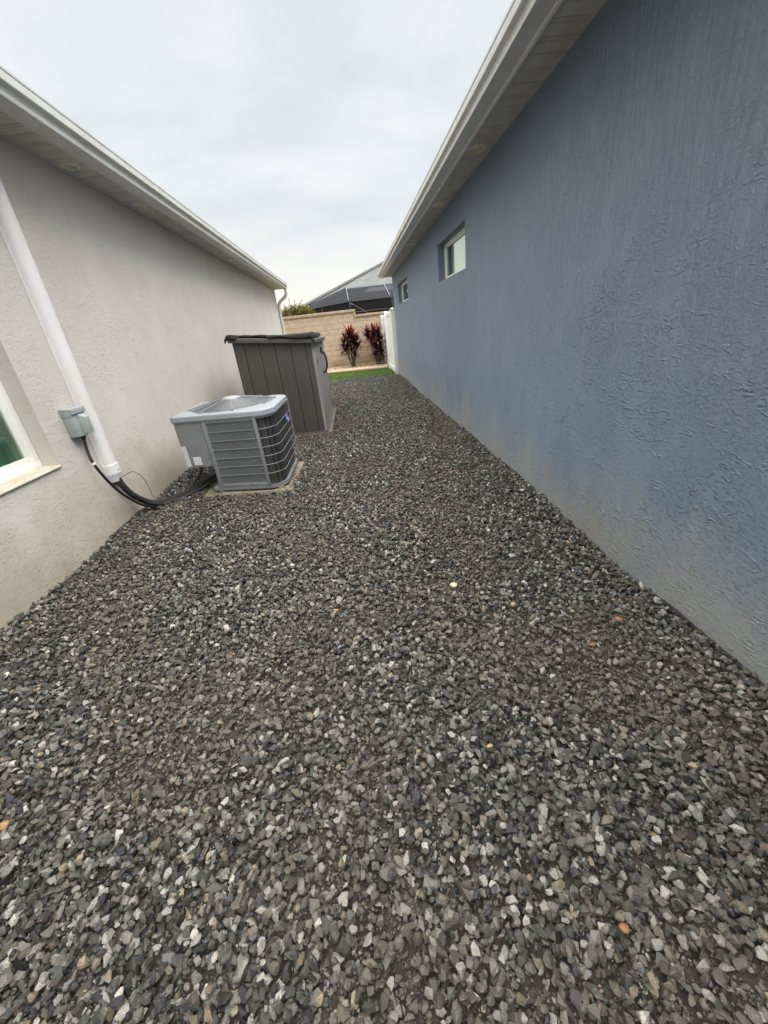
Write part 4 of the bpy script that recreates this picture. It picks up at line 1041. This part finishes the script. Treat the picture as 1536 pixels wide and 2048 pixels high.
# front slope, lower on its left where it runs down over the side porch; thickness below
pl = [onroof(-2.35, 21.75), onroof(0.10, 24.0), onroof(14, 24.0), onroof(14, 34.0), onroof(8.95, 34.0)]
pl2 = [(x, y, z-.10) for x, y, z in pl]; n = len(pl)
m.add(pl+pl2, [tuple(range(n)), tuple(range(2*n-1, n-1, -1))]+[(i, (i+1) % n, n+(i+1) % n, n+i) for i in range(n)])
# left slope of the hip falling away to the back
bk = (-2.6, 44.0, 2.7)
m.add([pl[0], pl[4], (8.95, 40, pl[4][2]), bk], [(0, 1, 2, 3)])
m.build('roof', M_shingle, fh)
m = MB(); hp = [Vector(pl[0]), Vector(pl[4])]; m.tube([hp[0]+Vector((0, 0, .03)), hp[1]+Vector((0, 0, .03))], .09, 6); m.build('ridge_cap', M_shingle, fh)
m = MB(); m.box(.10, 14, 23.88, 23.985, 3.46, 3.585); m.build('gutter', M_aclid, fh, bevel=.01)
m = MB(); m.box(-1.6, 14, 25.0, 25.2, -.05, 3.35); m.box(-1.8, -1.6, 25.0, 40, -.05, 2.6); m.build('wall', M_farwall, fh)
m = MB(); m.box(.4, 3.0, 24.97, 24.99, 0, 2.4); m.box(3.6, 4.6, 24.97, 24.99, .9, 2.2); m.build('sliding_door', M_dark, fh)
rehome(fh, (6, 28, -.05))

cg = empty('pool_cage', 'dark screened lanai enclosure with white roof beams in front of the far house', 'screen enclosure')
CY, CZ = 21.5, 2.80
m = MB(); rp = [(-2.30, CY, 2.62), (.16, CY, CZ), (14, CY, CZ), (14, 23.86, 3.52), (.12, 23.86, 3.52), (-2.30, CY+.1, 2.66)]
m.add(rp, [(0, 1, 4, 5), (1, 2, 3, 4)]); m.build('roof_screen', M_mesh2, cg)
m = MB(); m.add([(-2.6, CY, 0), (14, CY, 0), (14, CY, CZ), (-.2, CY, CZ-.03), (-2.6, CY, 2.60)], [(0, 1, 2, 3, 4)]); m.add([(-2.6, CY, 0), (-2.6, 25, 0), (-2.6, 25, 2.6), (-2.6, CY, 2.60)], [(0, 1, 2, 3)]); m.build('wall_screen', M_mesh, cg)
m = MB(); m.obox((7.1, CY, CZ), (1, 0, 0), (0, 1, 0), (0, 0, 1), 6.95, .03, .045)
a0, a1 = Vector((-2.6, CY, 2.60)), Vector((.16, CY, CZ)); dd = a1-a0; m.obox((a0+a1)/2, dd, (0, 1, 0), dd.cross(Vector((0, -1, 0))), dd.length/2, .03, .04)
m.box(-2.6, 14, CY-.02, CY+.02, 2.28, 2.32)
m.build('beam', M_bronze, cg)
for x in (-1.15, .20, 2.26, 4.4):
    m = MB(); m.box(x-.025, x+.025, CY-.031, CY+.031, 0, CZ-.05 if x > 0 else 2.62); m.build('post', M_bronze, cg)
for x in (.16, 2.17, 4.3):
    m = MB(); m.tube([(x, CY-.02, CZ+.05), (x-.02, 23.84, 3.55)], .017, 4); m.build('rafter', M_aclid, cg)
m = MB(); m.obox((.30, CY-.10, 2.66), (1, 0, -.55), (0, 1, 0), (.55, 0, 1), .06, .02, .016); m.tube([(.36, CY-.10, 2.63), (1.25, CY-.12, 2.05)], .0045, 5); m.build('cable_brace', M_aclid, cg)
rehome(cg, (4, 22.5, 0))

# ------------------------------------------------------------------ odd coloured stones lying on the gravel
def pebble(x, y, r, colr, label, seed, el=(1.2, 1.0, .62), rot=0):
    rnd = random.Random(seed); bm = bmesh.new(); bmesh.ops.create_icosphere(bm, subdivisions=3, radius=1)
    k1, k2, k3 = (rnd.uniform(1.5, 2.6) for _ in range(3))
    for v in bm.verts:
        s = 1+.10*math.sin(v.co.x*k1+seed)+.08*math.sin(v.co.y*k2*1.3+v.co.z*2)+.05*math.sin(v.co.z*k3*2+v.co.x*3)
        v.co = Vector((v.co.x*el[0], v.co.y*el[1], v.co.z*el[2]))*s*r
    me = bpy.data.meshes.new('pebble'); bm.to_mesh(me); bm.free(); me.shade_smooth(); me.materials.append(colr)
    o = bpy.data.objects.new('pebble', me); col.objects.link(o); o.location = (x, y, gz(x, y)+.030+r*.35); o.rotation_euler = (rnd.uniform(-.15, .15), rnd.uniform(-.15, .15), rot)
    tag(o, label, 'pebble', 'odd coloured pebbles lying on the grey gravel')
def pm(name, c1, c2):
    def fn(t, b, p):
        L(t, mixc(t, ramp(t, noise(t, p, 45, 4, .6), [(.35, 0.), (.65, 1.)]), c1, c2), b.inputs['Base Color']); bump(t, b, noise(t, p, 200, 3), .3, .002)
    return mat(name, rough=0.5, fn=fn)
P_cream = pm('cream_pebble', (.62, .47, .28), (.70, .58, .38)); P_or = pm('orange_pebble', (.27, .14, .06), (.36, .21, .10)); P_rust = pm('rust_pebble', (.20, .09, .04), (.31, .15, .07)); P_am = pm('amber_pebble', (.32, .21, .09), (.42, .30, .15))
pebble(.44, 1.98, .021, P_cream, 'round cream pebble, the palest and smoothest of the odd stones', 1, (1.15, 1.0, .55))
pebble(.724, 1.737, .016, P_am, 'amber orange pebble just right of the round cream pebble', 2, (1.1, .95, .8))
pebble(1.198, 1.512, .019, P_rust, 'long rust brown pebble near the foot of the blue wall', 3, (1.45, .8, .6), -.5)
pebble(1.345, 1.621, .015, P_or, 'small orange pebble closest to the foot of the blue wall', 4)
pebble(-.286, 1.865, .014, P_or, 'small rusty orange pebble left of the round cream pebble, mid passage', 5)
pebble(.326, .94, .012, P_am, 'golden pebble below and in line with the round cream pebble', 6, (1.1, 1, .8))
pebble(.507, .423, .011, P_rust, 'reddish brown pebble near the bottom edge of the photo', 7)
pebble(-1.477, .936, .016, P_or, 'orange pebble at the left edge of the photo', 8, (1.4, .9, .7))
pebble(.976, 1.375, .013, P_rust, 'flat russet pebble between the long rust brown pebble and the golden one', 9, (1.3, .8, .5))
